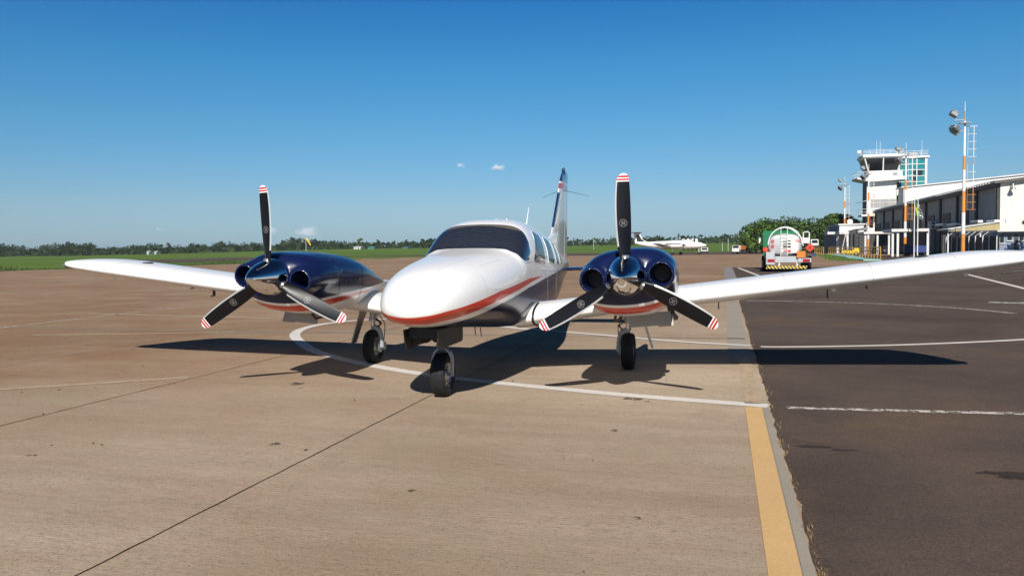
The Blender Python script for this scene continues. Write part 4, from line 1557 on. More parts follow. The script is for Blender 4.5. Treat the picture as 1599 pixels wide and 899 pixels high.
def put_far(u, Y, vtop, kind, k, squash=1.0, label=None):
    pr = protos[kind][k]
    p = atY(u, 392, Y)
    z0 = terrain_z(p.x, Y) - .2
    H = atY(u, vtop, Y).z - z0
    if (kind, k) in used:
        o = pr.copy(); COL.objects.link(o)
    else:
        o = pr; used.add((kind, k))
    o.name = KINDS[kind][1]
    o.location = (p.x, Y, z0)
    w = H * squash
    o.scale = (w, w, H)
    o.rotation_euler = (0, 0, rt_.uniform(0, 6.28))
    tag(o, label or KINDS[kind][0] + ' across the airfield', 'tree')
    if not label: o['group'] = {'round': 'rounded trees of the distant treeline', 'tall': 'slender trees of the distant treeline', 'wide': 'wide trees of the distant treeline'}[kind]
top = pchip([-30, 0, 20, 45, 62, 80, 110, 145, 152, 190, 230, 262, 300, 340, 385, 420, 470, 505, 545, 566, 584, 605, 640, 670, 700], [381, 380, 380.5, 386, 382, 381, 379, 380, 385, 385, 380.5, 382, 381.5, 377.5, 377, 380, 373, 376, 377, 380.5, 384, 377.5, 378.5, 375.5, 374])
u = -24.0
while u < 700:
    for lay in range(2):
        kind = rt_.choices(('round', 'wide', 'tall'), (4, 4, 2 if u < 320 else 3))[0]
        uu = u + rt_.uniform(-3, 3)
        vt = float(top(uu)) + (rt_.uniform(-2.5, 1.5) if lay == 0 else rt_.uniform(1.0, 6.0))
        put_far(uu, rt_.uniform(430, 520) if lay else rt_.uniform(530, 640), vt, kind, rt_.randrange(4), rt_.uniform(.8, 1.15) if kind != 'tall' else rt_.uniform(.7, 1.0))
    u += rt_.uniform(6.5, 10.5)
for uu, vt, kk, sq, lb in ((112, 378, 'wide', .9, 'broad clump-headed tree rising above the treeline behind the far wing tip'), (135, 378.5, 'round', .9, 'second high rounded tree of the pair above the far wing tip'), (1022, 367, 'round', 1.05, 'single round grey-green tree behind the tail of the parked white turboprop')):
    put_far(uu, 400 if uu < 500 else 330, vt, kk, 1, sq, lb)
u = 880.0
while u < 1175:
    uu = u + rt_.uniform(-3, 3)
    put_far(uu, rt_.uniform(700, 1000), rt_.uniform(375, 380) + (2 if 940 < u < 1010 else 0), rt_.choice(('round', 'wide', 'round', 'tall')), rt_.randrange(4), rt_.uniform(.9, 1.3))
    if rt_.random() < .6:
        put_far(uu + 3, rt_.uniform(420, 600), rt_.uniform(379, 384), rt_.choice(('round', 'wide')), rt_.randrange(4), rt_.uniform(.9, 1.4))
    u += rt_.uniform(6, 10)
# undergrowth below the treeline, one mass
b = MB()
rr = random.Random(8)
for k in range(7000):
    u = rr.uniform(-40, 1175)
    Y = rr.uniform(430, 660) if u < 720 else rr.uniform(520, 1000)
    p = atY(u, 392, Y)
    h = rr.uniform(.5, 5.5) * (1 if u < 720 else 1.2)
    z0 = terrain_z(p.x, Y)
    s_ = rr.uniform(.8, 2.2)
    a = rr.uniform(0, 6.28)
    ax = Vector((math.cos(a), math.sin(a), rr.uniform(-.3, .3)))
    up_ = Vector((rr.uniform(-.5, .5), rr.uniform(-.5, .5), 1))
    c = Vector((p.x, Y, z0 + h * rr.random()))
    b.add([c - ax * s_, c + up_ * s_ * .6, c + ax * s_, c - up_ * s_ * .6], [(0, 1, 2, 3)], rr.choices((0, 1, 2), (2, 4, 4))[0])
tag(b.build('far_wood', FAR, fix=False), 'low dark undergrowth along the foot of the distant treeline', 'undergrowth', kind='stuff')
# rough grass along the edge of the apron on the far left
b = MB()
for k in range(9000):
    Y = rr.uniform(40, 118)
    x = -63.5 + 5 * (1 if 55 < Y < 100 else 0) * math.sin((Y - 55) / 45 * PI) ** .5 if 55 < Y < 100 else -63.0
    x += rr.gauss(0, 1.1)
    h = rr.uniform(.1, .75) * (.6 + .4 * math.sin(Y * .4))
    a = rr.uniform(0, 6.28)
    w = rr.uniform(.02, .07)
    dx, dy = math.cos(a) * w, math.sin(a) * w
    lx, ly = rr.gauss(0, .12), rr.gauss(0, .12)
    b.add([(x - dx, Y - dy, -.05), (x + dx, Y + dy, -.05), (x + lx, Y + ly, h)], [(0, 1, 2)], rr.randrange(2))
tag(b.build('rough_grass', [mat('rough_green', (.06, .11, .02), .9, var=.3, scale=.5), mat('rough_dark', (.045, .07, .018), .9, var=.3, scale=.5)], fix=False), 'taller rough grass along the edge of the apron', 'grass', kind='stuff')

# ------------------------------------------------------------------ the airfield beyond: windsock, sheds, poles
M['white_wall'] = streaky('white_wall', (.76, .75, .72), .7, .16)
M['pole_white'] = mat('pole_white', (.70, .70, .69), .5, var=.1, scale=.8)
M['pole_orange'] = mat('pole_orange', (.62, .25, .055), .5, var=.12, scale=.8)
M['yellow'] = mat('yellow', (.66, .45, .03), .5, var=.1, scale=1)
M['glass_dark'] = mat('glass_dark', (.016, .020, .024), .08, coat=.2, var=.3, scale=.5)
p = atY(478, 391, 300)
t = empty('windsock', (p.x, 300, -.05))
tag(t, 'drooping yellow windsock on a thin pole out in the grass', 'windsock')
zt = atY(478, 371.5, 300).z
b = MB(); b.cyl((0, 0, 0), (0, 0, zt), .09, .06, 10); b.build('pole', M['pole_white'], t, smooth=40)
b = MB()
b.tube([(.15, 0, zt - .35), (.75, 0, zt - .85), (1.4, 0, zt - 1.75), (1.95, 0, zt - 2.75), (2.2, 0, zt - 3.2)], [.48, .44, .36, .27, .22], 14)
b.build('sock', M['yellow'], t, smooth=50)
b = MB(); b.tube([(.15 + .48 * math.cos(a) * .6, .48 * math.sin(a), zt - .35 + .48 * math.cos(a) * .5) for a in np.linspace(0, 2 * PI, 17)], .03, 6); b.build('hoop', M['pole_white'], t)

def shed(u0, u1, vt, Y, wall, roof, label, name='shed', depth=6):
    a, c = atY(u0, 390, Y), atY(u1, 390, Y)
    z1 = atY((u0 + u1) / 2, vt, Y).z
    z0 = terrain_z(a.x, Y) - .1
    w = c.x - a.x
    t = empty(name, ((a.x + c.x) / 2, Y + depth / 2, z0))
    tag(t, label, 'building')
    H = z1 - z0
    b = MB(); b.box((0, 0, H * .36), (w, depth, H * .72)); b.build('wall', wall, t)
    b = MB()
    for sg in (-1, 1):
        b.prism([(-w / 2 - .3, sg * (depth / 2 + .4), H * .72), (w / 2 + .3, sg * (depth / 2 + .4), H * .72), (w / 2 + .3, 0, H), (-w / 2 - .3, 0, H)], (0, 0, .12))
    b.build('roof', roof, t)
    b = MB(); b.box((-w * .2, -depth / 2 - .02, H * .35), (w * .12, .04, H * .28)); b.build('window', M['glass_dark'], t)
    b = MB(); b.box((w * .2, -depth / 2 - .02, H * .27), (w * .12, .04, H * .54)); b.build('door', M['dark_metal'], t)
M['teal'] = mat('teal', (.10, .30, .27), .6, var=.12, scale=.5)
shed(552.5, 563, 385, 422, M['white_wall'], M['white_wall'], 'small white shed at the foot of the distant trees right of the windsock', 'shed')
shed(575, 584, 385.6, 422, M['teal'], M['teal'], 'small teal shed just right of the white shed', 'shed')
shed(629, 636.5, 386, 422, M['teal'], M['teal'], 'lone teal shed nearest the cabin of the airplane', 'shed')
shed(229.2, 231.8, 392.2, 422, M['white_wall'], M['white_wall'], 'tiny white hut, left one of two at the edge of the field', 'hut', 4)
shed(241, 243.4, 392.3, 422, M['white_wall'], M['white_wall'], 'tiny white hut, right one of two at the edge of the field', 'hut', 4)
for u, vt, Y, lb in ((927, 373, 330, 'thin white pole in the field just right of the fin'), (1137, 372, 260, 'thin white pole left of the orange truck'), (1128, 378, 260, 'short white pole out past the white van')):
    p = atY(u, 390, Y)
    b = MB(); b.cyl((0, 0, -.2), (0, 0, atY(u, vt, Y).z), .06, .05, 8)
    o = b.build('pole', M['pole_white'], smooth=40); o.location = (p.x, Y, 0)
    tag(o, lb, 'pole')
for k, u in enumerate((1067.5, 1074.5, 1081, 1087.5)):
    Y = 280
    p = atY(u, 390, Y)
    zt = atY(u, 371.8, Y).z
    t = empty('storage_tank', (p.x, Y, -.1))
    tag(t, ('first', 'second', 'third', 'last')[k] + ' white tank from the left in a row showing above the parked turboprop', 'tank', 'white tanks behind the turboprop')
    b = MB(); b.lathe([(2.7, 0), (2.7, .48), (zt - .35, .48), (zt - .12, .3), (zt, 0)], n=20); b.build('shell', M['white_wall'], t, smooth=40)
    b = MB(); b.box((0, 0, 1.35), (.8, .8, 2.7)); b.build('stand', M['far_b'], t)
    b = MB(); b.tube([(.5, -.2, 0), (.5, -.2, zt - .4)], .03, 6); b.build('ladder', M['dark_metal'], t)

# ------------------------------------------------------------------ parked turboprop far behind
def turboprop():
    Y = 150
    p = atY(1046, 392, Y)
    t = empty('turboprop_airplane', (p.x, Y, 0), R(-14))
    tag(t, 'white twin turboprop with a dark T-tail parked far across the apron', 'airplane')
    b = MB()
    pr = [(-6.6, .08), (-6.3, .2), (-5, .42), (-3.5, .62), (-2, .74), (0, .78), (3, .78), (4.2, .74), (5.2, .62), (6.2, .42), (6.9, .2), (7.15, .0)]
    n = 24
    P = []
    for x, r_ in pr:
        for k in range(n):
            a = 2 * PI * k / n
            zc = 1.95 + (.35 * (-x - 3) / 3.5 if x < -3 else 0) - (.18 * (x - 4.2) / 3 if x > 4.2 else 0) + (.12 if 2.5 < x < 4.6 and math.sin(a) > .6 else 0)
            P.append((x, r_ * math.cos(a), zc + r_ * math.sin(a) * 1.02))
    b.add(P, [(i * n + k, i * n + (k + 1) % n, (i + 1) * n + (k + 1) % n, (i + 1) * n + k) for i in range(len(pr) - 1) for k in range(n)])
    f = b.build('fuselage', M['white_paint'], t, smooth=50)
    for x in (-2.4, -1.3, -.3, .7, 1.7, 2.6):
        b = MB(); b.lathe([(0, .0), (0, .15), (.03, .15), (.03, 0)], (x, -.755, 2.15), (0, -1, .25), 14); b.build('window', M['glass_dark'], t)
    b = MB(); b.prism([(4.25, -.66, 2.35), (5.15, -.56, 2.22), (4.95, -.3, 2.62), (4.4, -.3, 2.72)], (0, .1, .02)); b.build('windshield', M['glass_dark'], t)
    b = MB(); b.box((-1.5, -.775, 1.72), (7.5, .02, .07)); b.build('cheat_line', M['dark_metal'], f)
    b = MB()
    b.prism([(-7.0, -.07, 2.3), (-4.4, -.07, 2.5), (-5.5, -.07, 3.1), (-6.1, -.07, 4.35), (-7.3, -.07, 4.35)], (0, .14, 0))
    fn = b.build('fin', M['white_paint'], t)
    b = MB(); b.prism([(-6.6, -.09, 2.7), (-4.9, -.09, 2.62), (-5.7, -.09, 3.15), (-6.2, -.09, 4.0), (-6.8, -.09, 4.0)], (0, .18, 0)); b.build('fin_stripe', M['dark_metal'], fn)
    b = MB(); b.prism([(-7.6, -2.8, 4.38), (-6.9, -2.8, 4.38), (-5.7, 0, 4.38), (-6.9, 2.8, 4.38), (-7.6, 2.8, 4.38), (-7.3, 0, 4.38)], (0, 0, .12)); b.build('tailplane', M['dark_metal'], t)
    for sy in (-1, 1):
        b = MB()
        b.prism([(1.6, sy * .6, 1.5), (1.2, sy * 2.6, 1.58), (.55, sy * 8.6, 2.1), (-.5, sy * 8.6, 2.1), (-1.0, sy * .6, 1.5)], (0, 0, .18))
        b.build('wing', M['steel'], t)
        b = MB()
        b.lathe([(-1.6, .05), (-1.2, .3), (0, .46), (1.6, .5), (2.9, .42), (3.35, .3), (3.4, .0)], (0, sy * 2.6, 1.85), (1, 0, 0), 20)
        nc = b.build('nacelle', M['white_paint'], t, smooth=50)
        b = MB(); b.prism([(-.8, sy * 2.6 + (-.5), 1.95), (2.9, sy * 2.6 - .46, 2.0), (3.2, sy * 2.6 - .4, 2.15), (0.4, sy * 2.6 - .44, 2.2)], (0, .05, 0)); b.build('nacelle_stripe', M['dark_metal'], nc)
        b = MB()
        b.lathe([(0, .2), (.3, .14), (.5, 0)], (3.4, sy * 2.6, 1.85), (1, 0, 0), 14)
        for k in range(4):
            a = k * PI / 2 + .1
            b.box((3.5, sy * 2.6 + math.sin(a) * .66, 1.85 + math.cos(a) * .66), (.05, .16, 1.2), rot=Matrix.Rotation(-a, 3, 'X'))
        b.build('propeller', M['dark_metal'], t)
        b = MB(); b.cyl((1.3, sy * 2.6, 1.5), (1.35, sy * 2.6, .4), .07); b.build('gear_strut', M['steel'], t)
        for k in (-.16, .16):
            b = MB(); b.cyl((1.35, sy * 2.6 + k - .08, .28), (1.35, sy * 2.6 + k + .08, .28), .28, n=20); b.build('wheel', M['rubber'], t, smooth=40)
    b = MB(); b.cyl((5.6, 0, 1.5), (5.7, 0, .35), .06); b.build('gear_strut', M['pole_white'], t)
    b = MB(); b.cyl((5.7, -.09, .25), (5.7, .09, .25), .25, n=20); b.build('wheel', M['rubber'], t, smooth=40)
turboprop()

# ------------------------------------------------------------------ vehicles
def car_wheels(t, xs_, ys_, r_, w, m=None):
    for x in xs_:
        for y in ys_:
            b = MB()
            b.lathe([(-w / 2, r_ * .6), (-w / 2, r_ * .92), (-w * .35, r_), (w * .35, r_), (w / 2, r_ * .92), (w / 2, r_ * .6)], (x, y, r_), (1, 0, 0), 24)
            wl_ = b.build('wheel', M['rubber'], t, smooth=40)
            b = MB(); b.lathe([(-w * .38, 0), (-w * .42, r_ * .6), (w * .42, r_ * .6), (w * .38, 0)], (x, y, r_), (1, 0, 0), 20)
            b.build('rim', M['steel'], wl_, smooth=40)

def stripes_mat(name, a, c, scale, rot):
    t = NT(name)
    x, y, z = t.xyz()
    s_ = t.math('ADD', t.math('MULTIPLY', x, scale), t.math('MULTIPLY', z, scale * rot))
    f = t.math('FRACT', s_)
    t.set(**{'Base Color': t.mix(t.step(f, .5, .05), a, c), 'Roughness': .5})
    return t.mat
M['hazard'] = stripes_mat('hazard_stripes', (.70, .52, .10), (.02, .02, .02), 5.2, .9)
M['truck_green'] = mat('truck_green', (.012, .16, .065), .35, coat=.5, var=.08, scale=1)
M['tank_silver'] = mat('tank_silver', (.60, .60, .60), .35, .45, .2, .08, 2)
M['sign_red'] = mat('sign_red', (.62, .05, .025), .5, var=.06)
M['sign_orange'] = mat('sign_orange', (.72, .20, .02), .5, var=.06)
M['lamp_red'] = mat('lamp_red', (.35, .012, .02), .2, coat=.6, var=0)

def fuel_truck():
    Yr = 41.0
    xl, xr = atY(1190, 410, Yr).x, atY(1267, 410, Yr).x
    cx = (xl + xr) / 2
    W = xr - xl
    t = empty('fuel_truck', (cx, Yr, 0), R(-3))
    tag(t, 'green and white fuel tanker truck seen from behind with orange hazard plates', 'truck')
    def zz(v): return atY(1228, v, Yr).z
    def xx(u): return atY(u, 400, Yr).x - cx
    # tank
    b = MB()
    hw = .5 * (xx(1253) - xx(1199)); xm = .5 * (xx(1253) + xx(1199))
    zb, zt = zz(399), zz(365)
    zc, hz = (zb + zt) / 2, (zt - zb) / 2
    n = 40
    pr = [(.0, .70), (.02, .86), (.07, .95), (.16, 1.0), (4.2, 1.0), (4.3, .9), (4.3, .3)]
    P = []
    for y, k in pr:
        for i in range(n):
            a = 2 * PI * i / n
            P.append((xm + hw * k * np.sign(math.cos(a)) * abs(math.cos(a))**.7, y + .15, zc + hz * k * np.sign(math.sin(a)) * abs(math.sin(a))**.7))
    b.add(P, [(j * n + i, j * n + (i + 1) % n, (j + 1) * n + (i + 1) % n, (j + 1) * n + i) for j in range(len(pr) - 1) for i in range(n)] + [tuple(range(n)), tuple(range((len(pr) - 1) * n, len(pr) * n))])
    tank = b.build('tank', M['tank_silver'], t, smooth=40)
    b = MB(); b.box((xm + .22, .135, zc - .02), (1.0, .03, hz * 1.5), bev=.01); b.build('control_cabinet', M['white_wall'], tank)
    b = MB()
    for k in range(3):
        b.box((xm + .1, .112, zc + .22 - k * .17), (.42, .012, (.05, .08, .1)[k]))
    b.build('cabinet_vent', M['dark_metal'], tank)
    b = MB(); b.box((xm + .12, .105, zc - .36), (.40, .02, .12)); b.build('reflector', M['sign_red'], tank)
    # arch rail and ladder
    b = MB()
    za = zz(354.5)
    pts = [(xm + hw * .98 * math.cos(a), .1, zc + (za - zc) * math.sin(a)) for a in np.linspace(0, PI, 25)]
    b.tube(pts, .035, 8)
    b.tube([(p[0], 2.0, p[2]) for p in pts], .03, 8)
    for k in (5, 12, 19):
        b.tube([pts[k], (pts[k][0], 2.0, pts[k][2])], .025, 6)
    b.build('roll_rail', M['pole_white'], t, smooth=50)
    b = MB()
    for k in (-.05, .30):
        b.tube([(xm - .18 + k, .06, zz(400)), (xm - .18 + k, .06, za - .05)], .02, 8)
    for k in range(7):
        b.tube([(xm - .23, .06, zz(398) + k * .2), (xm + .12, .06, zz(398) + k * .2)], .014, 6)
    b.build('ladder', M['pole_white'], t, smooth=50)
    b = MB()
    b.tube([(xx(1254.5), .3, zz(384)), (xx(1254.5), .3, zz(364)), (xx(1256), .3, zz(362.5)), (xx(1262), .3, zz(362.5)), (xx(1263.8), .3, zz(364)), (xx(1263.8), .3, zz(384))], .035, 8)
    b.box(((xx(1253) + xx(1264)) / 2, .5, zz(376)), (xx(1264) - xx(1253), .6, zz(372) - zz(381)), bev=.02)
    b.build('side_locker', M['white_wall'], t, smooth=40)
    # cab
    b = MB()
    c0, c1 = xx(1190.5), xx(1253)
    z0, z1 = .75, zz(357.5)
    prof = [(5.0, z0), (5.0, z1 - .1), (5.1, z1), (6.4, z1), (6.75, z1 - .35), (7.0, 1.5), (7.05, z0)]
    b.prism([(c0, y, z) for y, z in prof], (c1 - c0, 0, 0))
    cab = b.build('cab', M['truck_green'], t)
    b = MB(); b.box(((c0 + c1) / 2, 4.985, zz(371)), (1.1, .03, .35)); b.build('rear_window', M['glass_dark'], cab)
    for sg, xe in ((-1, c0), (1, c1)):
        b = MB(); b.box((xe + sg * .012, 6.0, 1.75), (.02, .8, .5)); b.build('side_window', M['glass_dark'], cab)
    for sg, xe in ((-1, c0), (1, c1)):
        b = MB(); b.tube([(xe, 6.6, 1.9), (xe + sg * .2, 6.7, 1.95)], .02, 6); b.box((xe + sg * .22, 6.7, 1.85), (.12, .06, .36), bev=.02); b.build('mirror', M['pole_white'], cab)
    # chassis and rear
    b = MB()
    b.box((0, 3.4, .72), (W * .36, 6.4, .22))
    b.box((0, 2.2, .86), (W * .9, 4.2, .10))
    b.build('chassis', M['dark_metal'], t)
    b = MB()
    b.box(((xx(1196) + xx(1210)) / 2, .12, (zz(393) + zz(413.5)) / 2), (xx(1210) - xx(1196), .3, zz(393) - zz(413.5)), bev=.02)
    b.box(((xx(1246) + xx(1267)) / 2, .12, (zz(403) + zz(410)) / 2), (xx(1267) - xx(1246), .3, zz(403) - zz(410)), bev=.02)
    b.box((0, .16, (zz(400) + zz(410)) / 2), (xx(1246) - xx(1210), .2, zz(400) - zz(410)), bev=.02)
    rb = b.build('rear_panel', M['tank_silver'], t)
    for ua, ub in ((1198.5, 1209.5), (1253.5, 1264.5)):
        b = MB(); b.box(((xx(ua) + xx(ub)) / 2, -.045, (zz(404.5) + zz(409)) / 2), (xx(ub) - xx(ua), .03, zz(404.5) - zz(409)), bev=.01)
        b.build('tail_light', M['lamp_red'], t)
    b = MB(); b.box((0, .08, (zz(415) + zz(419.5)) / 2), (xx(1264) - xx(1200), .06, zz(415) - zz(419.5))); b.build('bumper', M['hazard'], t)
    for u in (1217, 1245):
        b = MB(); b.box((xx(u), .12, zz(413)), (.08, .06, .3)); b.build('bumper_bracket', M['pole_white'], t)
    b = MB(); b.lathe([(-.12, 0), (-.11, .12), (-.03, .165), (.1, .165), (.16, 0)], (xx(1195), .1, zz(390)), (0, 1, 0), 20); b.build('extinguisher_case', M['sign_red'], t, smooth=40)
    # plates
    dcx, dcz, dh = xx(1264.5), zz(387), .24
    b = MB(); b.prism([(dcx, -.06, dcz - dh), (dcx + dh * 1.1, -.06, dcz), (dcx, -.06, dcz + dh), (dcx - dh * 1.1, -.06, dcz)], (0, .02, 0)); dp = b.build('hazard_diamond', M['sign_red'], t)
    b = MB(); b.lathe([(0, 0), (0, .05), (.004, .05), (.004, 0)], (dcx, -.064, dcz - .02), (0, 1, 0), 12); b.prism([(dcx - .04, -.064, dcz), (dcx + .04, -.064, dcz), (dcx + .005, -.064, dcz + .12)], (0, .003, 0)); b.build('flame_mark', M['dark_metal'], dp)
    x0, x1, z0_, z1_ = xx(1244), xx(1258), zz(402.5), zz(392)
    b = MB(); b.box(((x0 + x1) / 2, -.06, (z0_ + z1_) / 2), (x1 - x0, .02, z1_ - z0_)); pl = b.build('hazard_plate', M['sign_orange'], t)
    b = MB()
    cxp, czp, wp, hp = (x0 + x1) / 2, (z0_ + z1_) / 2, x1 - x0, z1_ - z0_
    for q in ((cxp, czp, wp * .96, .012), (cxp, z1_ - .01, wp, .012), (cxp, z0_ + .01, wp, .012)):
        b.box((q[0], -.072, q[1]), (q[2], .006, q[3]))
    for q in (x0 + .01, x1 - .01):
        b.box((q, -.072, czp), (.012, .006, hp))
    b.build('plate_border', M['dark_metal'], pl)
    for k, v in enumerate((376, 384)):
        b = MB()
        cx_, cz_ = xx(1206.5), zz(v)
        b.lathe([(0, .062), (0, .092), (.01, .092), (.01, .062)], (cx_, .10, cz_), (0, 1, 0), 24)
        b.box((cx_, .104, cz_), (.16, .008, .022), rot=Matrix.Rotation(R(45), 3, 'Y'))
        b.build('no_smoking_sign', M['sign_red'], tank)
    b = MB()
    cx_, cz_ = xx(1247.5), zz(376)
    for q in ((0, .055, .36, .02), (0, -.055, .36, .02), (0, 0, .26, .025)):
        b.box((cx_ + q[0], .11, cz_ + q[1]), (q[2], .01, q[3]))
    for q in (-.18, .18):
        b.box((cx_ + q, .11, cz_), (.02, .01, .11))
    b.build('warning_sign', M['sign_red'], tank)
    for sg in (-1, 1):
        for y in (1.2, 5.9):
            for off in ((0, .3) if y < 3 else (0,)):
                b = MB(); cxw = sg * (W / 2 - .10 - off); w = .25; r_ = .46
                b.lathe([(-w / 2, r_ * .6), (-w / 2, r_ * .93), (-w * .36, r_), (w * .36, r_), (w / 2, r_ * .93), (w / 2, r_ * .6), (w * .3, r_ * .3), (w * .3, 0)], (cxw, y, r_), (1, 0, 0), 28)
                b.build('wheel', M['rubber'], t, smooth=40)
    for sg in (-1, 1):
        b = MB()
        b.box((sg * (W / 2 - .22), .62, .62), (.5, .02, .6))
        b.build('mudflap', M['rubber'], t)
fuel_truck()

def van(u0, u1, vt, vb, Y, m, label, name, group=None, rz=0.0, length=4.6):
    a, c = atY(u0, vb, Y), atY(u1, vb, Y)
    W, H = c.x - a.x, atY((u0 + u1) / 2, vt, Y).z - atY((u0 + u1) / 2, vb, Y).z
    t = empty(name, ((a.x + c.x) / 2, Y, max(0, atY(u0, vb, Y).z) if Y < 150 else 0), rz)
    tag(t, label, 'van', group)
    H = max(H, W * .75)
    b = MB()
    prof = [(0, .22 * H), (-.05, .5 * H), (.25, .56 * H), (.75, .96 * H), (1.0, H), (length - .2, H), (length, .9 * H), (length, .22 * H)]
    b.prism([(-W / 2, y, z) for y, z in prof], (W, 0, 0))
    bd = b.build('body', m, t)
    b = MB(); b.prism([(-W * .42, .285, .58 * H), (W * .42, .285, .58 * H), (W * .38, .69, .90 * H), (-W * .38, .69, .90 * H)], (0, -.05, .03)); b.build('windshield', M['glass_dark'], t)
    b = MB(); b.box((0, -.06, .3 * H), (W * .98, .1, .12 * H), bev=.02); b.build('bumper', M['dark_metal'], t)
    for sg in (-1, 1):
        b = MB(); b.box((sg * W * .38, -.035, .44 * H), (W * .16, .06, .09 * H), bev=.01); b.build('headlight', M['tank_silver'], t)
        b = MB(); b.box((sg * (W / 2 + .005), length * .55, .74 * H), (.02, length * .6, .26 * H)); b.build('side_window', M['glass_dark'], t)
    car_wheels(t, (-W * .42, W * .42), (.8, length - .9), .17 * H, .2)
van(1094.5, 1105.5, 381, 389.5, 190, M['white_wall'], 'small white van just in front of the nose of the parked turboprop', 'van')
van(1267, 1278.5, 373.5, 388.5, 140, M['white_wall'], 'white minibus with windows parked right behind the fuel truck', 'minibus', length=6)
van(1163, 1172, 379, 389, 175, mat('car_dark_red', (.08, .02, .02), .4, coat=.5), 'dark red van below the trees left of the fuel truck', 'van')
van(1172.5, 1182, 380, 389, 178, mat('car_black', (.02, .02, .022), .4, coat=.5), 'black van in the shade of the broad bright green tree', 'van')
# orange tipper
p = atY(1152, 389, 166)
t = empty('orange_truck', (p.x, 166, 0), R(-24))
t.scale = (.72, .72, .72)
tag(t, 'orange truck with a white cab left of the broad green tree', 'truck')
b = MB(); b.box((0, .9, 1.0), (2.2, 4.4, .22)); b.build('chassis', M['dark_metal'], t)
b = MB(); b.box((0, 1.4, 1.75), (2.3, 3.2, 1.1), bev=.04); b.build('bed', mat('truck_orange', (.60, .16, .04), .5), t)
b = MB(); b.prism([(-1.05, -1.6, .6), (-1.05, -1.5, 1.6), (-1.05, -1.1, 2.4), (-1.05, -.3, 2.4), (-1.05, -.3, .6)], (2.1, 0, 0)); cb = b.build('cab', M['white_wall'], t)
b = MB(); b.prism([(-.9, -1.5, 1.65), (.9, -1.5, 1.65), (.85, -1.16, 2.3), (-.85, -1.16, 2.3)], (0, -.04, .02)); b.build('windshield', M['glass_dark'], cb)
car_wheels(t, (-.95, .95), (-1.0, 1.4, 2.4), .48, .28)
# yellow tug
p = atY(1328, 392, 118)
t = empty('baggage_tug', (p.x, 118, 0), R(80))
tag(t, 'yellow baggage tug parked behind the yellow railings', 'tug')
b = MB(); b.box((0, 0, .55), (1.2, 2.4, .5), bev=.06); b.box((0, -.8, .9), (1.1, .7, .35), bev=.06); b.build('body', M['yellow'], t)
b = MB(); b.box((0, .35, .95), (.6, .5, .12), bev=.03); b.box((0, .6, 1.2), (.6, .1, .5), bev=.03); b.build('seat', M['rubber'], t)
b = MB(); b.tube([(0, -.4, .95), (0, -.2, 1.25)], .03, 8); b.tube([(.2 * math.cos(a), -.2 + .1 * math.sin(a), 1.25 + .17 * math.sin(a)) for a in np.linspace(0, 2 * PI, 17)], .02, 6); b.build('steering_wheel', M['rubber'], t)
car_wheels(t, (-.5, .5), (-.8, .8), .3, .2)
# blue bin beside the truck
p = gnd(1271, 402)
t = empty('bin', (p.x, p.y, 0)); tag(t, 'small blue bin on legs beside the fuel truck', 'bin')
b = MB(); b.box((0, 0, .35), (.36, .3, .32), bev=.03); b.build('body', mat('bin_blue', (.02, .06, .22), .5), t)
b = MB(); b.box((0, 0, .53), (.4, .34, .04), bev=.015); b.build('lid', M['dark_metal'], t)
for sx in (-1, 1):
    b = MB(); b.cyl((sx * .14, 0, 0), (sx * .14, 0, .2), .02); b.build('leg', M['dark_metal'], t)
# low trailer at the right edge
p = gnd(1596, 438)
t = empty('towing_trailer', (p.x + 2.1, p.y + 1.2, 0), R(12)); tag(t, 'low dark equipment trailer on the asphalt at the right edge under the wing', 'trailer')
b = MB(); b.box((0, 0, .42), (2.6, 1.3, .12), bev=.02); b.build('bed', M['dark_metal'], t)
b = MB(); b.tube([(-1.3, 0, .40), (-2.3, 0, .33), (-2.7, 0, .25)], .035, 8); b.tube([(-1.3, .4, .40), (-2.3, 0, .33)], .03, 8); b.tube([(-1.3, -.4, .40), (-2.3, 0, .33)], .03, 8); b.build('drawbar', M['dark_metal'], t, smooth=40)
for x in (-.8, .8):
    for y in (-.6, .6):
        b = MB(); b.lathe([(-.07, .12), (-.07, .18), (-.04, .2), (.04, .2), (.07, .18), (.07, .12)], (x, y, .2), (0, 1, 0), 20); w_ = b.build('wheel', M['rubber'], t, smooth=40)
        b = MB(); b.lathe([(-.075, 0), (-.06, .12), (.06, .12), (.075, 0)], (x, y, .2), (0, 1, 0), 16); b.build('rim', M['pole_white'], w_, smooth=40)

# ------------------------------------------------------------------ terminal side
M['wall_grey'] = streaky('wall_grey', (.42, .415, .405), .8, .25)
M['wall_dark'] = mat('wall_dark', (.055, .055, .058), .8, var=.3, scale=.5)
M['pillar_dark'] = mat('pillar_dark', (.05, .048, .048), .7, var=.2, scale=.6)
M['cream_wall'] = streaky('cream_wall', (.76, .73, .66), .75, .15)
M['roof_metal'] = mat('roof_metal', (.60, .59, .57), .5, .1, 0, .1, .4)
M['fascia_dark'] = mat('fascia_dark', (.10, .095, .09), .7, var=.3, scale=1)
M['canopy_white'] = mat('canopy_white', (.62, .61, .59), .6, var=.1, scale=.5)
M['blue_wall_and_shade'] = mat('blue_wall_and_shade', (.20, .24, .31), .7, var=.12, scale=.4)  # blue-grey wall colour, also the painted shade on the flat-roofed building
M['panel_blue'] = mat('panel_blue', (.02, .05, .20), .5, var=.2, scale=.5)
M['beige_roof'] = mat('beige_roof', (.42, .34, .17), .6, var=.15, scale=.6)
M['teal_glass'] = mat('teal_glass', (.02, .20, .22), .2, coat=.1, var=.5, scale=.22)
M['tower_glass'] = mat('tower_glass', (.006, .008, .010), .12, var=.3, scale=.3, spec=.25)
M['frame_white'] = mat('frame_white', (.72, .72, .70), .5, var=.04)
M['brown_screen'] = mat('brown_screen', (.060, .050, .044), .85, var=.35, scale=1.2)

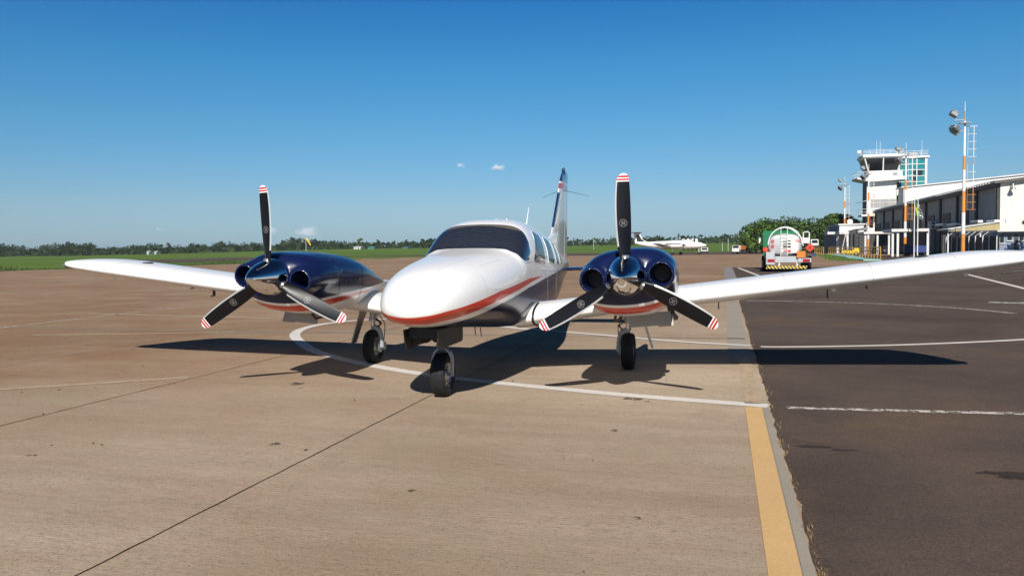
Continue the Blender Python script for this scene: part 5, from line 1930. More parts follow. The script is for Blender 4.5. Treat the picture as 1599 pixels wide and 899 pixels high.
HX = 30.9
def Yx(u, X=HX): return atX(u, 300, X).y
colsu = [1562, 1527, 1497, 1470.5, 1448, 1430, 1412.5, 1396, 1382, 1369]
YC, YE = Yx(1562), Yx(1369)
ZE = .5 * (atX(1562, 286, HX).z + atX(1369, 328, HX).z)
hang = empty('terminal_hangar', (HX, YC, 0))
tag(hang, 'long grey hangar with dark pillars, louvres and a sunlit cream end wall', 'hangar')
L = YE - YC
D = 26.0
slope = .10
b = MB(); b.box((.15, L / 2, ZE / 2 - .1), (.3, L, ZE - .2)); b.build('long_wall', M['wall_grey'], hang)
b = MB(); b.prism([(0, -.02, 0), (D, -.02, 0), (D, -.02, ZE + D / 2 * slope * .9), (D / 2, -.02, ZE + D / 2 * slope), (0, -.02, ZE - .1)], (0, .3, 0)); ew = b.build('end_wall', M['cream_wall'], hang)
b = MB()
b.prism([(-.7, -.5, ZE - .12), (D / 2, -.5, ZE + D / 2 * slope), (D / 2, -.5, ZE + D / 2 * slope + .28), (-.7, -.5, ZE + .12)], (0, L + .8, 0))
b.prism([(D / 2 + .01, -.5, ZE + D / 2 * slope), (D + .7, -.5, ZE - .12), (D + .7, -.5, ZE + .12), (D / 2 + .01, -.5, ZE + D / 2 * slope + .28)], (0, L + .8, 0))
rf = b.build('roof', M['roof_metal'], hang)
b = MB(); b.box((-.36, L / 2, ZE - .34), (.66, L, .34)); b.build('eave', M['fascia_dark'], rf)
b = MB(); b.prism([(-.7, -.56, ZE - .2), (D / 2, -.56, ZE + D / 2 * slope - .1), (D / 2, -.56, ZE + D / 2 * slope + .2), (-.7, -.56, ZE + .08)], (0, .05, 0)); b.build('verge_board', M['fascia_dark'], rf)
for k in range(24):
    b = MB(); b.box((-.62, 1.2 + k * .95, ZE - .06), (.5, .42, .14), bev=.03); b.build('roof_rib', M['roof_metal'], rf)
for u in colsu:
    b = MB(); b.box((-.13, Yx(u) - YC + (.25 if u == 1562 else 0), ZE / 2 - .25), (.26, .42, ZE - .5)); b.build('pilaster', M['pillar_dark'], hang)
for i in range(1, len(colsu) - 1):
    y0, y1 = Yx(colsu[i]) - YC + .9, Yx(colsu[i + 1]) - YC - .6
    zb, zt = 3.9, 5.5
    b = MB()
    b.box((-.03, (y0 * .65 + y1 * .35 + y1) / 2 - .0, (zb + zt) / 2), (.06, (y1 - y0) * .55, zt - zb), 1)
    for k in range(6):
        z = zb + (k + .5) * (zt - zb) / 6
        b.box((-.12, (y0 * .65 + y1 * .35 + y1) / 2, z), (.16, (y1 - y0) * .55, .05), 0, Matrix.Rotation(R(30), 3, 'Y'))
    b.build('louvre', [M['wall_grey'], M['wall_dark']], hang)
# lower storey behind the canopies, its shade painted near-black
b = MB(); b.box((-.02, L * .62, 1.7), (.10, L * .74, 3.4)); b.build('shaded_storey', M['wall_dark'], hang)
for k in range(7):
    y = L * .3 + k * 8.2
    b = MB(); b.box((-.10, y, 1.4), (.06, 3.0, 2.6)); gl = b.build('glass_door', M['glass_dark'], hang)
    b = MB()
    for q in (-1.5, 0, 1.5): b.box((-.14, y + q, 1.4), (.05, .08, 2.7))
    b.build('door_frame', M['steel'], gl)
pz = atY(1579, 286, YC)
b = MB(); b.cyl((pz.x - HX, -.05, pz.z - .1), (pz.x - HX, -.6, pz.z - .1), .05); b.lathe([(0, .05), (-.25, .12), (-.6, .28), (-.62, 0)], (pz.x - HX, -.6, pz.z - .1), (0, 0, 1), 16); b.build('wall_lamp', M['steel'], ew, smooth=40)

# white gable-ended hall far behind the hangar
Yh = 168
x0, x1 = atY(1411, 300, Yh).x, atY(1640, 280, Yh).x
za, zb_ = atY(1411, 293.5, Yh).z, atY(1562, 277.5, Yh).z
xb = atY(1562, 277.5, Yh).x
t = empty('gabled_hall', (x0, Yh, 0))
tag(t, 'tall white gable-ended hall rising behind the grey hangar roof', 'hall')
sl = (zb_ - za) / (xb - x0)
b = MB(); b.prism([(0, 0, 0), (x1 - x0, 0, 0), (x1 - x0, 0, za + sl * (x1 - x0)), (0, 0, za)], (0, 5, 0)); w_ = b.build('wall', M['white_wall'], t)
b = MB(); b.prism([(-.5, -.3, za + .02), (x1 - x0, -.3, za + sl * (x1 - x0) + .05), (x1 - x0, -.3, za + sl * (x1 - x0) + .3), (-.5, -.3, za + .25)], (0, 5.6, 0)); b.build('roof', M['roof_metal'], t)
b = MB()
for k in range(16):
    b.box((1.5 + k * 1.9, -.02, (za + sl * (1.5 + k * 1.9)) / 2), (.05, .05, za + sl * (1.5 + k * 1.9) - .1))
b.build('cladding_seam', M['canopy_white'], w_)

# control tower
Yt = 178.0
def tx(u): return atY(u, 300, Yt).x
def tz(v): return atY(1376, v, Yt).z
t = empty('control_tower', (tx(1377), Yt, 0))
tag(t, 'white control tower with dark slanted cab windows and a railed gallery', 'tower')
ox = tx(1377)
xa, xb = tx(1353.5) - ox, tx(1400) - ox
b = MB(); b.box(((xa + xb) / 2, 2.4, tz(283) / 2), (xb - xa, 4.8, tz(283))); sh = b.build('shaft', M['white_wall'], t)
b = MB()
for k in range(7):
    z = tz(286.5) - (k + 1) * (tz(286.5) - tz(311)) / 8
    b.box(((xa + xb) / 2, -.015, z), (xb - xa, .04, .05))
b.build('cladding_seam', M['canopy_white'], sh)
b = MB(); b.box(((xa + xb) / 2 + .4, -.03, tz(313)), (xb - xa - .8, .08, .55)); b.box(((xa + xb) / 2 + .4, -.02, (tz(314) + tz(325)) / 2 - .1), (xb - xa - .8, .05, tz(314) - tz(325) - .4)); b.build('grey_band', M['wall_grey'], sh)
b = MB(); b.box((xa - .03, 2.4, tz(283) / 2), (.08, 4.9, tz(283))); b.build('side_shade', M['pillar_dark'], sh)  # thin dark sheet paints the shade on the tower's side face
ga, gb = tx(1336.5) - ox, tx(1413) - ox
b = MB(); b.prism([(ga, -1.3, tz(279)), (xa + .6, -1.3, tz(284)), (gb, -1.3, tz(281.5)), (gb, -1.3, tz(276.5)), (ga, -1.3, tz(277))], (0, 7.2, 0)); b.build('gallery', M['white_wall'], t)
def railing(b, pts, z0, z1, nb=2, r=.035, step=1.2):
    for i in range(len(pts) - 1):
        p, q = Vector(pts[i]), Vector(pts[i + 1])
        n = max(1, int((q - p).length / step))
        for k in range(n + 1):
            c = p.lerp(q, k / n)
            b.cyl((c.x, c.y, z0), (c.x, c.y, z1), r, n=6)
        for j in range(nb):
            z = z1 - j * (z1 - z0) / nb
            b.cyl((p.x, p.y, z), (q.x, q.y, z), r, n=6)
b = MB(); railing(b, [(ga + .1, 5.5, 0), (ga + .1, -1.2, 0), (xa + .4, -1.2, 0)], tz(277), tz(268.5)); b.build('gallery_railing', M['frame_white'], t)
pa, pb = tx(1356) - ox, tx(1408) - ox
b = MB(); b.box(((pa + pb) / 2, 2.0, (tz(268) + tz(277)) / 2), (pb - pa, 5.4, tz(268) - tz(277))); b.build('cab_base', M['white_wall'], t)
b = MB(); b.box((tx(1396.5) - ox, -.78, tz(272.5)), (.9, .12, .5)); b.build('air_grille', M['wall_grey'], t)
# slanted cab: wider at the top
lo = [(tx(1355) - ox, -.6), (tx(1400.5) - ox, -.6), (tx(1400.5) - ox, 4.4), (tx(1355) - ox, 4.4)]
hi = [(tx(1347.5) - ox, -1.5), (tx(1406.5) - ox, -1.5), (tx(1406.5) - ox, 5.3), (tx(1347.5) - ox, 5.3)]
zl, zh = tz(268), tz(246.5)
b = MB()
b.add([(x, y, zl) for x, y in lo] + [(x, y, zh) for x, y in hi], [(0, 1, 5, 4), (1, 2, 6, 5), (2, 3, 7, 6), (3, 0, 4, 7), (0, 3, 2, 1), (4, 5, 6, 7)])
cw = b.build('cab_window', M['tower_glass'], t)
b = MB()
def lerp(a, c, k): return tuple(a[i] + (c[i] - a[i]) * k for i in range(len(a)))
def bar(p, q, w=.22):
    p, q = Vector(p), Vector(q)
    b.cyl(p, q, w / 2, n=8)
for i in range(4):
    j = (i + 1) % 4
    for k in ((0, .5) if i % 2 == 0 else (0,)):
        bar((*lerp(lo[i], lo[j], k), zl), (*lerp(hi[i], hi[j], k), zh), .3 if k else .34)
    bar((*lo[i], zl), (*lo[j], zl), .3)
    bar((*hi[i], zh), (*hi[j], zh), .4)
b.build('cab_frame', M['frame_white'], t, smooth=50)
ra, rb = tx(1344.5) - ox, tx(1409) - ox
b = MB(); b.box(((ra + rb) / 2, 1.9, (tz(242) + tz(246.3)) / 2), (rb - ra, 7.6, tz(242) - tz(246.3)), bev=.05); rf = b.build('roof', M['white_wall'], t)
b = MB(); railing(b, [(ra + .2, 5.5, 0), (ra + .2, -1.7, 0), (rb - .2, -1.7, 0), (rb - .2, 5.5, 0)], tz(242), tz(235.5), 3); b.build('roof_railing', M['frame_white'], t)
for u, v in ((1369.5, 219), (1375, 219.5), (1401.5, 228)):
    b = MB(); b.cyl((tx(u) - ox, 1, tz(243)), (tx(u) - ox, 1, tz(v)), .05, .03, 8); b.build('antenna', M['frame_white'], t)
b = MB(); b.box((tx(1339.5) - ox, -1.2, tz(237.3)), (.75, .5, .65), bev=.05); b.cyl((tx(1339.5) - ox, -1.2, tz(239.5)), (tx(1344.6) - ox, -1.2, tz(243)), .06); b.build('signal_lamp', M['frame_white'], t)
ba, bb = tx(1343.5) - ox, tx(1369) - ox
b = MB(); b.box(((ba + bb) / 2, .6, tz(336.2)), (bb - ba, 4.4, .4)); b.build('balcony', M['white_wall'], t)
b = MB(); railing(b, [(ba + .1, 2.6, 0), (ba + .1, -1.5, 0), (bb - .1, -1.5, 0)], tz(335.5), tz(326.5), 2); b.build('balcony_railing', M['frame_white'], t)
b = MB(); b.prism([(tx(1338.5) - ox, -.5, tz(315.5)), (xa, -.5, tz(312.2)), (xa, -.5, tz(313.6))], (0, 3.5, 0)); b.build('awning', M['wall_grey'], t)
for k, v in enumerate((341, 351)):
    b = MB(); b.box((tx(1360) - ox, -.03, tz(v)), (1.0, .08, 1.1)); b.build('window', M['glass_dark'], t)
b = MB(); b.prism([(tx(1401) - ox, .2, tz(306)), (tx(1407.5) - ox, .2, tz(303)), (tx(1407.5) - ox, .2, tz(295)), (tx(1401) - ox, .2, tz(295.5))], (0, 3, 0)); b.build('landing', M['white_wall'], t)
b = MB(); b.box(((tx(1401.5) + tx(1410)) / 2 - ox, 3.2, (tz(284.5) + tz(330)) / 2), (tx(1410) - tx(1401.5), 3.0, tz(284.5) - tz(330))); b.build('dark_recess', M['pillar_dark'], t)  # shade of the gap beside the glass tower, painted as a dark box

# glazed lift tower behind
Yg = 184.0
def gx(u): return atY(u, 300, Yg).x
def gz(v): return atY(1425, v, Yg).z
t = empty('glass_tower', (gx(1425), Yg, 0)); ox = gx(1425)
tag(t, 'square tower of teal glass in a white grid frame right of the control cab', 'tower')
xa, xb = gx(1404) - ox, gx(1445.5) - ox
b = MB(); b.box(((xa + xb) / 2, 2.5, gz(247) / 2), (xb - xa, 5, gz(247))); gg = b.build('glazing', M['teal_glass'], t)
b = MB()
for u in (1404, 1424, 1431, 1445.5):
    b.box((gx(u) - ox, -.04, gz(247) / 2), (.16 if u != 1445.5 else .45, .14, gz(247)))
for v in (247, 256.5, 265.5, 275, 284, 293, 302):
    b.box(((xa + xb) / 2, -.06, gz(v)), (xb - xa, .14, .13))
b.build('frame', M['frame_white'], t)
for (u0, u1, v0, v1) in ((1424.5, 1431, 266, 275), (1433, 1440, 266.5, 274.5), (1424.5, 1431, 275.5, 284)):
    b = MB(); b.box(((gx(u0) + gx(u1)) / 2 - ox, -.03, (gz(v0) + gz(v1)) / 2), (gx(u1) - gx(u0), .05, gz(v0) - gz(v1))); b.build('pane', M['glass_dark'], t)
b = MB(); b.box(((xa + xb) / 2 + .15, 2.4, (gz(244) + gz(246.7)) / 2), (xb - xa + .9, 5.6, gz(244) - gz(246.7))); b.build('roof', M['frame_white'], t)
b = MB(); railing(b, [(xa, -.2, 0), (xb + .3, -.2, 0), (xb + .3, 5, 0)], gz(244), gz(236), 3); b.build('roof_railing', M['frame_white'], t)
b = MB(); b.box((gx(1427) - ox, 1.5, gz(241.5)), (1.8, 1.2, .9), bev=.1); b.build('roof_unit', M['wall_grey'], t)
b = MB(); b.cyl((gx(1440.5) - ox, 1, gz(244)), (gx(1440.5) - ox, 1, gz(219)), .05, .03, 8); b.build('antenna', M['frame_white'], t)

# floodlight masts
def mast(u, Y, vtop, vlamp, label, first):
    p = atY(u, 392, Y)
    H = atY(u, vlamp, Y).z
    ztip = atY(u, vtop, Y).z
    t = empty('floodlight_mast', (p.x, Y, -.02))
    tag(t, label, 'floodlight mast', 'orange and white floodlight masts')
    b = MB()
    z = 0.0
    segs = [(.185, 1), (.155, 0), (.155, 1), (.155, 0), (.10, 1), (.25, 0)]
    rad = lambda z: .20 - .10 * z / H
    for f, mi in segs:
        z1 = min(H, z + f * H)
        b.cyl((0, 0, z), (0, 0, z1), rad(z), rad(z1), 14, True, mi)
        z = z1
    b.build('pole', [M['pole_white'], M['pole_orange']], t, smooth=40)
    b = MB(); b.cyl((0, 0, H), (0, 0, (H + ztip) / 2), .06, .045, 8, True, 0); b.cyl((0, 0, (H + ztip) / 2), (0, 0, ztip), .04, .02, 8, True, 1); b.build('lightning_rod', [M['pole_orange'], M['pole_white']], t)
    # climbing rail beside the pole
    b = MB()
    zl0, zl1 = .36 * H, .96 * H
    n = 11
    for k in range(n):
        za, zb_ = zl0 + (zl1 - zl0) * k / n, zl0 + (zl1 - zl0) * (k + 1) / n
        mi = 1 if k in (0, 1, 2, 6) else 0
        b.cyl((.82, 0, za), (.82, 0, zb_), .038, n=8, mi=mi)
        b.cyl((.30, 0, za), (1.08, 0, za), .022, n=6, mi=mi)
        b.cyl((.30, 0, za), (.30, 0, zb_), .016, n=6, mi=mi)
    b.cyl((.05, 0, zl1), (1.15, 0, zl1), .035, n=6)
    b.build('climbing_rail', [M['pole_white'], M['pole_orange']], t)
    b = MB(); b.box((0, 0, H * .985), (1.0, .9, .08)); b.box((-.5, 0, H * .93), (1.0, .12, .1)); b.box((-.5, 0, H * 1.01), (.9, .12, .1)); b.build('lamp_frame', M['steel'], t)
    for (x, y, zf, yaw, tilt) in ((-.95, -.3, .945, 25, 50), (-.8, .45, .93, -25, 50), (-.95, .1, 1.055, 0, 55)):
        rm = Matrix.Rotation(R(yaw), 3, 'Z') @ Matrix.Rotation(R(-tilt), 3, 'Y')
        b = MB()
        c = Vector((x, y, zf * H))
        b.box(c, (.42, .85, .75), 0, rm, .06)
        b.box(c + rm @ Vector((.28, 0, 0)), (.2, .5, .45), 0, rm, .04)
        fl = b.build('floodlight', M['steel'], t)
        b = MB(); b.box(c + rm @ Vector((-.225, 0, 0)), (.03, .74, .64), 0, rm); b.build('lens', M['glass_dark'], fl)
mast(1503.5, 80.3, 158, 189, 'tallest floodlight mast, nearest the end of the grey hangar', True)
mast(1413, 110.3, 222, 241, 'floodlight mast standing just in front of the flagpoles', False)
mast(1355.5, 141.3, 256, 269, 'floodlight mast standing right before the control tower shaft', False)
mast(1318.5, 170.3, 276, 287, 'smallest floodlight mast, against the trees left of the tower', False)

# flagpoles
def flagpole(u, Y, vtop, label):
    p = atY(u, 393, Y)
    H = atY(u, vtop, Y).z
    o = empty('flagpole', (p.x, Y, -.02)); tag(o, label, 'flagpole', 'flagpoles before the terminal')
    b = MB(); b.cyl((0, 0, 0), (0, 0, H), .07, .045, 12); pl = b.build('pole', M['pole_white'], o, smooth=40)
    b = MB(); b.lathe([(0, 0), (.03, .08), (.09, .09), (.16, 0)], (0, 0, H), (0, 0, 1), 14); b.build('finial', M['pole_white'], o, smooth=50)
    return p, H
def flag(u, Y, v0, v1, mats, bands, label, seed):
    p = atY(u, 393, Y)
    z0, z1 = atY(u, v1, Y).z, atY(u, v0, Y).z
    r = random.Random(seed)
    b = MB()
    n, m = 14, 16
    V = []
    for j in range(m + 1):
        f = j / m
        for i in range(n + 1):
            s_ = i / n
            wd = .10 + .42 * math.sin(min(1, f * 1.4) * PI * .5)
            x = .06 + wd * s_ + .04 * math.sin(7 * s_ + 5 * f + seed)
            y = .13 * math.sin(15 * s_ + 3 * f + seed) * (.4 + s_)
            z = z1 - (z1 - z0) * (f * .8 + .2 * s_ * (1 + .1 * math.sin(8 * s_)))
            V.append((x, y, z))
    F, MI = [], []
    for j in range(m):
        for i in range(n):
            F.append((j * (n + 1) + i, j * (n + 1) + i + 1, (j + 1) * (n + 1) + i + 1, (j + 1) * (n + 1) + i))
            MI.append(bands(i / n, j / m))
    b.add(V, F); b.m = MI
    o = b.build('flag', mats, smooth=180, fix=False)
    o.location = (p.x, Y, 0)
    md = o.modifiers.new('thick', 'SOLIDIFY'); md.thickness = .012
    tag(o, label, 'flag')
fgreen, fyel, fblk, fwht = mat('flag_green', (.02, .22, .07), .8, var=.1), mat('flag_yellow', (.62, .52, .05), .8, var=.1), mat('flag_black', (.02, .02, .03), .8, var=.1), mat('flag_white', (.66, .66, .66), .8, var=.06)
flagpole(1427.2, 100, 309, 'left of the two white flagpoles, carrying the green and yellow flag')
flag(1427.2, 100, 312, 343, [fgreen, fyel], lambda s_, f: 1 if abs(s_ - .5) + abs(f - .5) < .42 else 0, 'limp green and yellow flag on the left flagpole', 2)
flagpole(1432.6, 100, 312, 'right of the two white flagpoles, carrying the striped flag')
flag(1432.6, 100, 318, 345, [fwht, fblk], lambda s_, f: int(f * 9) % 2, 'limp white and dark striped flag on the right flagpole', 5)

# canopies in front of the terminal
def canopy(u0, u1, v0, v1, Y, depth, label, cols, m=None):
    a, c = atY(u0, v0, Y), atY(u1, v0, Y)
    z1, z0 = a.z, atY(u0, v1, Y).z
    t = empty('entrance_canopy', (a.x, Y, 0)); tag(t, label, 'canopy')
    W = c.x - a.x
    b = MB(); b.box((W / 2, depth / 2, (z0 + z1) / 2), (W, depth, z1 - z0)); b.build('roof_slab', m or M['canopy_white'], t)
    b = MB(); b.box((W / 2, depth / 2, z0 - .04), (W - .3, depth - .3, .06)); b.build('soffit', M['wall_dark'], t)  # underside coloured dark as the shade below the slab
    for u in cols:
        b = MB(); b.box((atY(u, v0, Y).x - a.x, .4, z0 / 2), (.26, .26, z0)); b.build('column', M['canopy_white'], t)
        if depth > 6:
            b = MB(); b.box((atY(u, v0, Y).x - a.x, depth - .5, z0 / 2), (.4, .4, z0)); b.build('column', M['canopy_white'], t)
    return t
canopy(1392.5, 1451, 357.5, 362, 101.8, 6, 'flat white canopy behind the two flagpoles', (1395, 1403, 1450))
canopy(1349, 1391.5, 361.8, 365.5, 128, 6, 'flat white canopy at the foot of the control tower', (1352, 1371, 1389))
b = MB(); b.box((0, 0, 0), (9, .4, 3.5)); o = b.build('back_wall', M['wall_dark']); p = atY(1370, 380, 149); o.location = (p.x, 149, 1.75); tag(o, 'recessed wall with painted shade under the canopy at the foot of the control tower', 'wall')  # near-black wall paints the shade deep under the canopy
p = atY(1430, 392, 108)
t = empty('baggage_cart', (p.x, 108, 0)); tag(t, 'blue baggage cart in the shade of the canopy behind the flagpoles', 'cart')
b = MB(); b.box((0, 0, .9), (2.9, 1.3, .9), bev=.04); b.build('body', M['panel_blue'], t)
for x in (-1, 1):
    for y in (-.5, .5):
        b = MB(); b.cyl((x, y - .08, .25), (x, y + .08, .25), .25, n=16); b.build('wheel', M['rubber'], t, smooth=40)
# parked car under the canopy
p = atY(1387, 392, 131)
t = empty('parked_car', (p.x, 131, 0)); tag(t, 'dark car parked under the canopy at the foot of the control tower', 'car')
b = MB(); b.prism([(-.85, 0, .25), (-.85, -.05, .75), (-.85, .9, .88), (-.85, 1.5, 1.4), (-.85, 3.0, 1.42), (-.85, 3.8, .95), (-.85, 4.2, .9), (-.85, 4.25, .25)], (1.7, 0, 0)); b.build('body', mat('car_slate', (.03, .035, .05), .35, coat=.6), t)
b = MB(); b.prism([(-.75, .93, .93), (.75, .93, .93), (.68, 1.46, 1.36), (-.68, 1.46, 1.36)], (0, -.03, .02)); b.build('windshield', M['glass_dark'], t)
for sg in (-1, 1):
    b = MB(); b.box((sg * .6, -.03, .62), (.3, .06, .13), bev=.02); b.build('headlight', M['tank_silver'], t)
car_wheels(t, (-.75, .75), (.7, 3.4), .3, .2)

# wall-hung things on the hangar
p = atX(1455, 357, 30.2)
q0, q1 = atX(1455, 357.5, 30.2), atX(1446, 345, 30.2)
t = empty('air_conditioner', (30.2, q0.y, q0.z)); tag(t, 'white twin-fan air conditioner unit on the hangar front beside the white canopy', 'air conditioner')
hh = atX(1455, 345.5, 30.2).z - q0.z
b = MB(); b.box((.2, .7, hh / 2), (.7, 1.5, hh), bev=.03); b.build('housing', M['frame_white'], t)
for k in (.27, .73):
    b = MB(); b.lathe([(0, 0), (0, hh * .19), (-.02, hh * .19), (-.02, 0)], (-.16, .7, hh * k), (-1, 0, 0), 20); b.lathe([(.01, hh * .17), (.01, hh * .19), (.03, hh * .18)], (-.15, -.12, hh * k), (-1, 0, 0), 16); b.build('fan', M['wall_dark'], t)
    b = MB(); b.lathe([(0, 0), (0, hh * .17), (.02, hh * .17), (.02, 0)], (.2, -.055, hh * k), (0, -1, 0), 20); b.build('fan', M['wall_dark'], t)
b = MB(); b.box((.35, 1.4, -q0.z / 2), (.5, .6, q0.z - .1)); b.build('bracket', M['wall_grey'], t)
for k, (u0, u1, v) in enumerate(((1463, 1475, 351), (1480.5, 1496.5, 350.5), (1518, 1531.5, 346.5), (1543.5, 1557.5, 346))):
    y0, y1 = atX(u1, v, 29.6).y, atX(u0, v, 29.6).y
    z = atX((u0 + u1) / 2, v, 29.6).z
    b = MB(); b.box((0, 0, 0), (.5, (y1 - y0) * .92, .30), bev=.04); b.box((.65, 0, .05), (1.0, .1, .1)); b.box((1.2, 0, .05), (.1, .3, .3))
    o = b.build('sign_light', M['frame_white']); o.location = (29.6, (y0 + y1) / 2, z)
    tag(o, ('farthest', 'second farthest', 'second nearest', 'nearest')[k] + ' white bar light on the front of the hangar', 'light', 'bar lights on the hangar')
# beige lean-to roof
YL = 84.0
a, c, d = atY(1478, 360, YL), atY(1561, 347.5, YL), atY(1561, 360, YL)
t = empty('lean_to_roof', (a.x, YL, 0)); tag(t, 'wedge of pale beige lean-to roof above the fence below the hangar pillars', 'roof')
w_, z0, z1 = c.x - a.x, .5 * (a.z + d.z), c.z
b = MB(); b.prism([(0, 0, z0 + .05), (w_, 0, z1), (w_, 0, z0), (0, 0, z0)], (0, .06, 0)); b.build('gable_panel', M['beige_roof'], t)
b = MB(); b.prism([(-.15, -.12, z0 + .07), (w_, -.12, z1 + .02), (w_, -.12, z1 + .13), (-.15, -.12, z0 + .18)], (0, 3.5, 0)); b.build('sheeting', M['canopy_white'], t)
b = MB(); b.box((w_ / 2, -.03, z0 - .06), (w_, .1, .12)); b.build('beam', M['fascia_dark'], t)
for k in range(6):
    f = (k + .5) / 6
    b = MB(); b.box((w_ * f, -.025, z0 + (z1 - z0) * f * .5), (.05, .03, (z1 - z0) * f)); b.build('rib', M['beige_roof'], t)
for k in range(4):
    b = MB(); b.box((.2 + k * (w_ - .4) / 3, .2, z0 / 2), (.12, .12, z0)); b.build('post', M['pole_white'], t)
# fence with cranked posts
GX = 26.6
fu = [1477.5, 1486, 1494.5, 1503.5, 1513, 1523, 1534.5, 1544.5, 1556.5]
y0, y1 = atX(fu[-1], 380, GX).y, atX(fu[0], 380, GX).y
zt = atX(1523, 368.5, GX).z
t = empty('perimeter_fence', (GX, y0, 0)); tag(t, 'tall fence with white posts cranked at the top and dark screening', 'fence')
for u in fu:
    yy = atX(u, 380, GX).y - y0
    b = MB(); b.tube([(0, yy, 0), (0, yy, zt), (.5, yy - .35, zt + .42)], .05, 8); b.build('post', M['pole_white'], t, smooth=40)
Lf = y1 - y0
b = MB(); b.box((.10, Lf / 2, zt / 2 - .05), (.05, Lf + .6, zt - .1)); b.build('screen', M['brown_screen'], t)
b = MB()
for k in range(3):
    b.cyl((.12 + .16 * (k + 1), -.1 * (k + 1), zt + .13 * (k + 1)), (.12 + .16 * (k + 1), Lf - .1 * (k + 1), zt + .13 * (k + 1)), .012, n=6)
b.build('barbed_wire', M['steel'], t)
for u in fu[::2]:
    yy = atX(u, 380, GX).y - y0
    b = MB(); b.box((0, yy, .06), (.4, .4, .14)); b.build('footing', M['wall_grey'], t)
# low blue-grey building right of the fence
YB = atX(1562, 380, 27.2).y - 1.0
a, c = atY(1560, 362, YB), atY(1650, 362, YB)
t = empty('low_building', (a.x, YB, 0)); tag(t, 'low blue-grey building with dark windows right of the fence below the cream wall', 'building')
Wb, zt = c.x - a.x, a.z
b = MB(); b.box((Wb / 2, .9, zt / 2), (Wb, 1.8, zt)); b.build('wall', M['blue_wall_and_shade'], t)
b = MB(); b.prism([(-.3, -.6, zt + .0), (Wb, -.6, zt + .0), (Wb, -.6, zt + .14), (-.3, -.6, zt + .14)], (0, 2.5, .0)); b.build('roof', M['canopy_white'], t)
for u0, u1, v0, v1 in ((1562, 1567, 367, 379), (1573.5, 1579.5, 367, 375), (1592.5, 1598, 367, 375), (1608, 1614, 367, 375)):
    p, q = atY(u0, v0, YB), atY(u1, v1, YB)
    b = MB(); b.box(((p.x + q.x) / 2 - a.x, -.02, (p.z + q.z) / 2), (q.x - p.x, .06, p.z - q.z)); w_ = b.build('window', M['glass_dark'], t)
    b = MB(); b.box(((p.x + q.x) / 2 - a.x, -.05, q.z - .05), (q.x - p.x + .2, .1, .07)); b.build('sill', M['frame_white'], w_)
p, q = atY(1584, 366, YB), atY(1589.5, 392, YB)
b = MB(); b.box(((p.x + q.x) / 2 - a.x, -.02, p.z / 2), (q.x - p.x, .06, p.z)); b.build('door', M['pillar_dark'], t)
# shrub poking up at the right edge
p = atY(1609, 347, YB - 3)
t = empty('small_tree', (p.x, YB - 3, 0)); tag(t, 'small leafy tree at the right edge before the cream wall', 'tree')
b = MB(); b.tube([(0, 0, 0), (.05, 0, p.z * .6), (0, 0, p.z - .2)], [.09, .07, .04], 8); b.build('trunk', M['bark'], t)
b = MB(); crown(b, [(0, 0, p.z, .55, .3), (.45, .2, p.z + .15, .5, .3), (.3, -.3, p.z - .2, .4, .25)], 420, .12, random.Random(4)); b.build('crown', FOL, t, fix=False)

# railings and teal kerb
def guard(X0, Y0, X1, Y1, n, label, H=1.15):
    t = empty('guard_railing', (X0, Y0, .1)); tag(t, label, 'railing', 'yellow guard railings')
    d = Vector((X1 - X0, Y1 - Y0, 0))
    for k in range(n + 1):
        c = d * (k / n)
        b = MB(); b.cyl((c.x, c.y, -.1), (c.x, c.y, H), .045, n=8); b.build('post', M['rail_yellow'], t)
    for z in (H, H * .62):
        b = MB(); b.cyl((0, 0, z), (d.x, d.y, z), .05, n=8); b.build('rail', M['rail_yellow'], t)
M['rail_yellow'] = mat('rail_yellow', (.55, .33, .06), .55, var=.12, scale=1)
def rp(u, v):
    p = gnd(u, v); return p.x, p.y
xA, yA = rp(1375, 403.6); xB, yB = rp(1342.5, 401.8)
guard(xA, yA, xB, yB, 7, 'near yellow railing on the teal kerb, closest to the hangar')
xA, yA = rp(1331.5, 400.5); xB, yB = 19.6, 134.0
guard(xA, yA, xB, yB, 10, 'long middle yellow railing on the teal kerb')
xA, yA = atY(1286, 398, 120).x, 120
guard(xA, yA, atY(1272, 397, 140).x, 140, 5, 'far yellow railing behind the fuel truck')
b = MB()
pts = [gnd(1362, 407), gnd(1338, 405.4), gnd(1331, 402.5), gnd(1312, 399.6), gnd(1297, 398)]
P = [(p.x, p.y) for p in pts]
for i in range(len(P) - 1):
    p, q = Vector((*P[i], 0)), Vector((*P[i + 1], 0))
    dd = (q - p).normalized(); nn = Vector((dd.y, -dd.x, 0)) * .8
    b.prism([p - nn - dd * .01, p + nn - dd * .01, q + nn, q - nn], (0, 0, .13 + .002 * i))
tag(b.build('kerb', mat('kerb_teal', (.22, .42, .36), .8, var=.15, scale=.8)), kind='structure')
b = MB()
for k in range(1500):
    f = rr.random()
    i = min(len(P) - 2, int(f * (len(P) - 1)))
    w_ = f * (len(P) - 1) - i
    x = P[i][0] + (P[i + 1][0] - P[i][0]) * w_ - rr.uniform(1.0, 3.0); y = P[i][1] + (P[i + 1][1] - P[i][1]) * w_
    h = rr.uniform(.05, .3); a = rr.uniform(0, 6.28)
    b.add([(x - .05 * math.cos(a), y - .05 * math.sin(a), 0), (x + .05 * math.cos(a), y + .05 * math.sin(a), 0), (x + rr.gauss(0, .06), y, h)], [(0, 1, 2)])
tag(b.build('kerb_grass', mat('kerb_green', (.07, .13, .02), .9, var=.3)), 'ragged grass along the teal kerb', 'grass', kind='stuff')

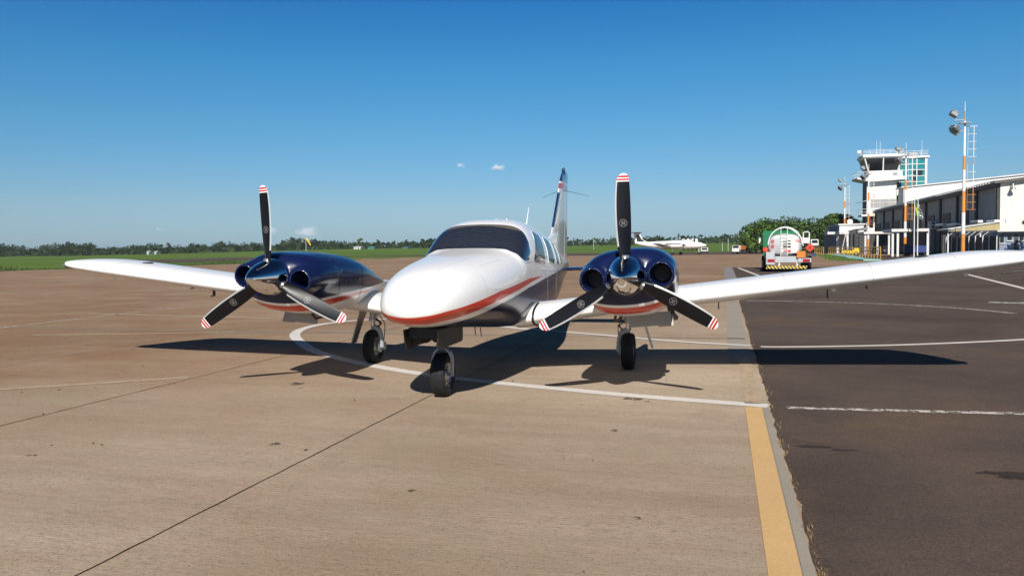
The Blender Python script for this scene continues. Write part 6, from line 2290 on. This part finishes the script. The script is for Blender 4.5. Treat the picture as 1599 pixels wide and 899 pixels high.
# low white building left of the tower
Yl = 160.0
def lx(u): return atY(u, 360, Yl).x
def lz(v): return atY(1320, v, Yl).z
t = empty('flat_roofed_building', (lx(1311), Yl, 0)); tag(t, 'flat-roofed white building with a blue shaded side left of the tower', 'building')
ox = lx(1311)
W = lx(1349) - ox
b = MB(); b.box((W / 2, 8, lz(351) / 2), (W, 16, lz(351))); b.build('wall', M['white_wall'], t)
b = MB(); b.box((-.04, 8, lz(351) / 2), (.06, 16, lz(351) - .1)); b.build('side_shade', M['blue_wall_and_shade'], t)  # blue sheet paints the shade on the white building's side
b = MB(); b.box((W / 2, 8, lz(350.4)), (W + .5, 16.5, .25)); b.build('roof', M['canopy_white'], t)
xa, xb = lx(1287.5) - ox, lx(1320) - ox
b = MB(); b.box(((xa + xb) / 2, -2, (lz(362.3) + lz(366)) / 2), (xb - xa, 5.5, lz(362.3) - lz(366))); b.build('canopy', M['canopy_white'], t)
b = MB(); b.box(((xa + lx(1301) - ox) / 2, .5, lz(367) / 2), (lx(1301) - ox - xa, .4, lz(367))); b.build('shaded_wall', M['blue_wall_and_shade'], t)  # blue-grey stands for shade under the canopy
for u in (1303, 1318):
    b = MB(); b.box((lx(u) - ox, -4.4, lz(366) / 2), (.35, .35, lz(366))); b.build('column', M['frame_white'], t)
for k in range(3):
    b = MB(); b.box((lx(1307.5 + k * 3.2) - ox, -.03, (lz(368) + lz(386)) / 2), (.36, .06, lz(368) - lz(386))); b.build('window', M['cream_wall'], t)
for (u0, u1, v0, v1, y) in ((1322, 1334, 358, 367, -4), (1333, 1348, 355.5, 362, -6), (1327, 1347, 362.5, 370, -5)):
    x0_, x1_ = lx(u0) - ox, lx(u1) - ox
    b = MB(); b.prism([(x0_, y, lz(v1)), (x1_, y, lz(v1 - 2)), (x1_, y, lz(v0)), (x0_, y, lz(v0 + 3))], (0, 3, 0)); b.build('awning', M['steel'] if v0 < 357 else M['pillar_dark'], t)
b = MB(); b.lathe([(0, 0), (.02, .55), (.3, .35), (.4, 0)], (lx(1329.5) - ox, 2, lz(346)), (0, -1, .2), 16); b.cyl((lx(1329.5) - ox, 2.1, lz(350)), (lx(1329.5) - ox, 2.1, lz(346)), .06); b.build('dish_antenna', M['frame_white'], t, smooth=40)
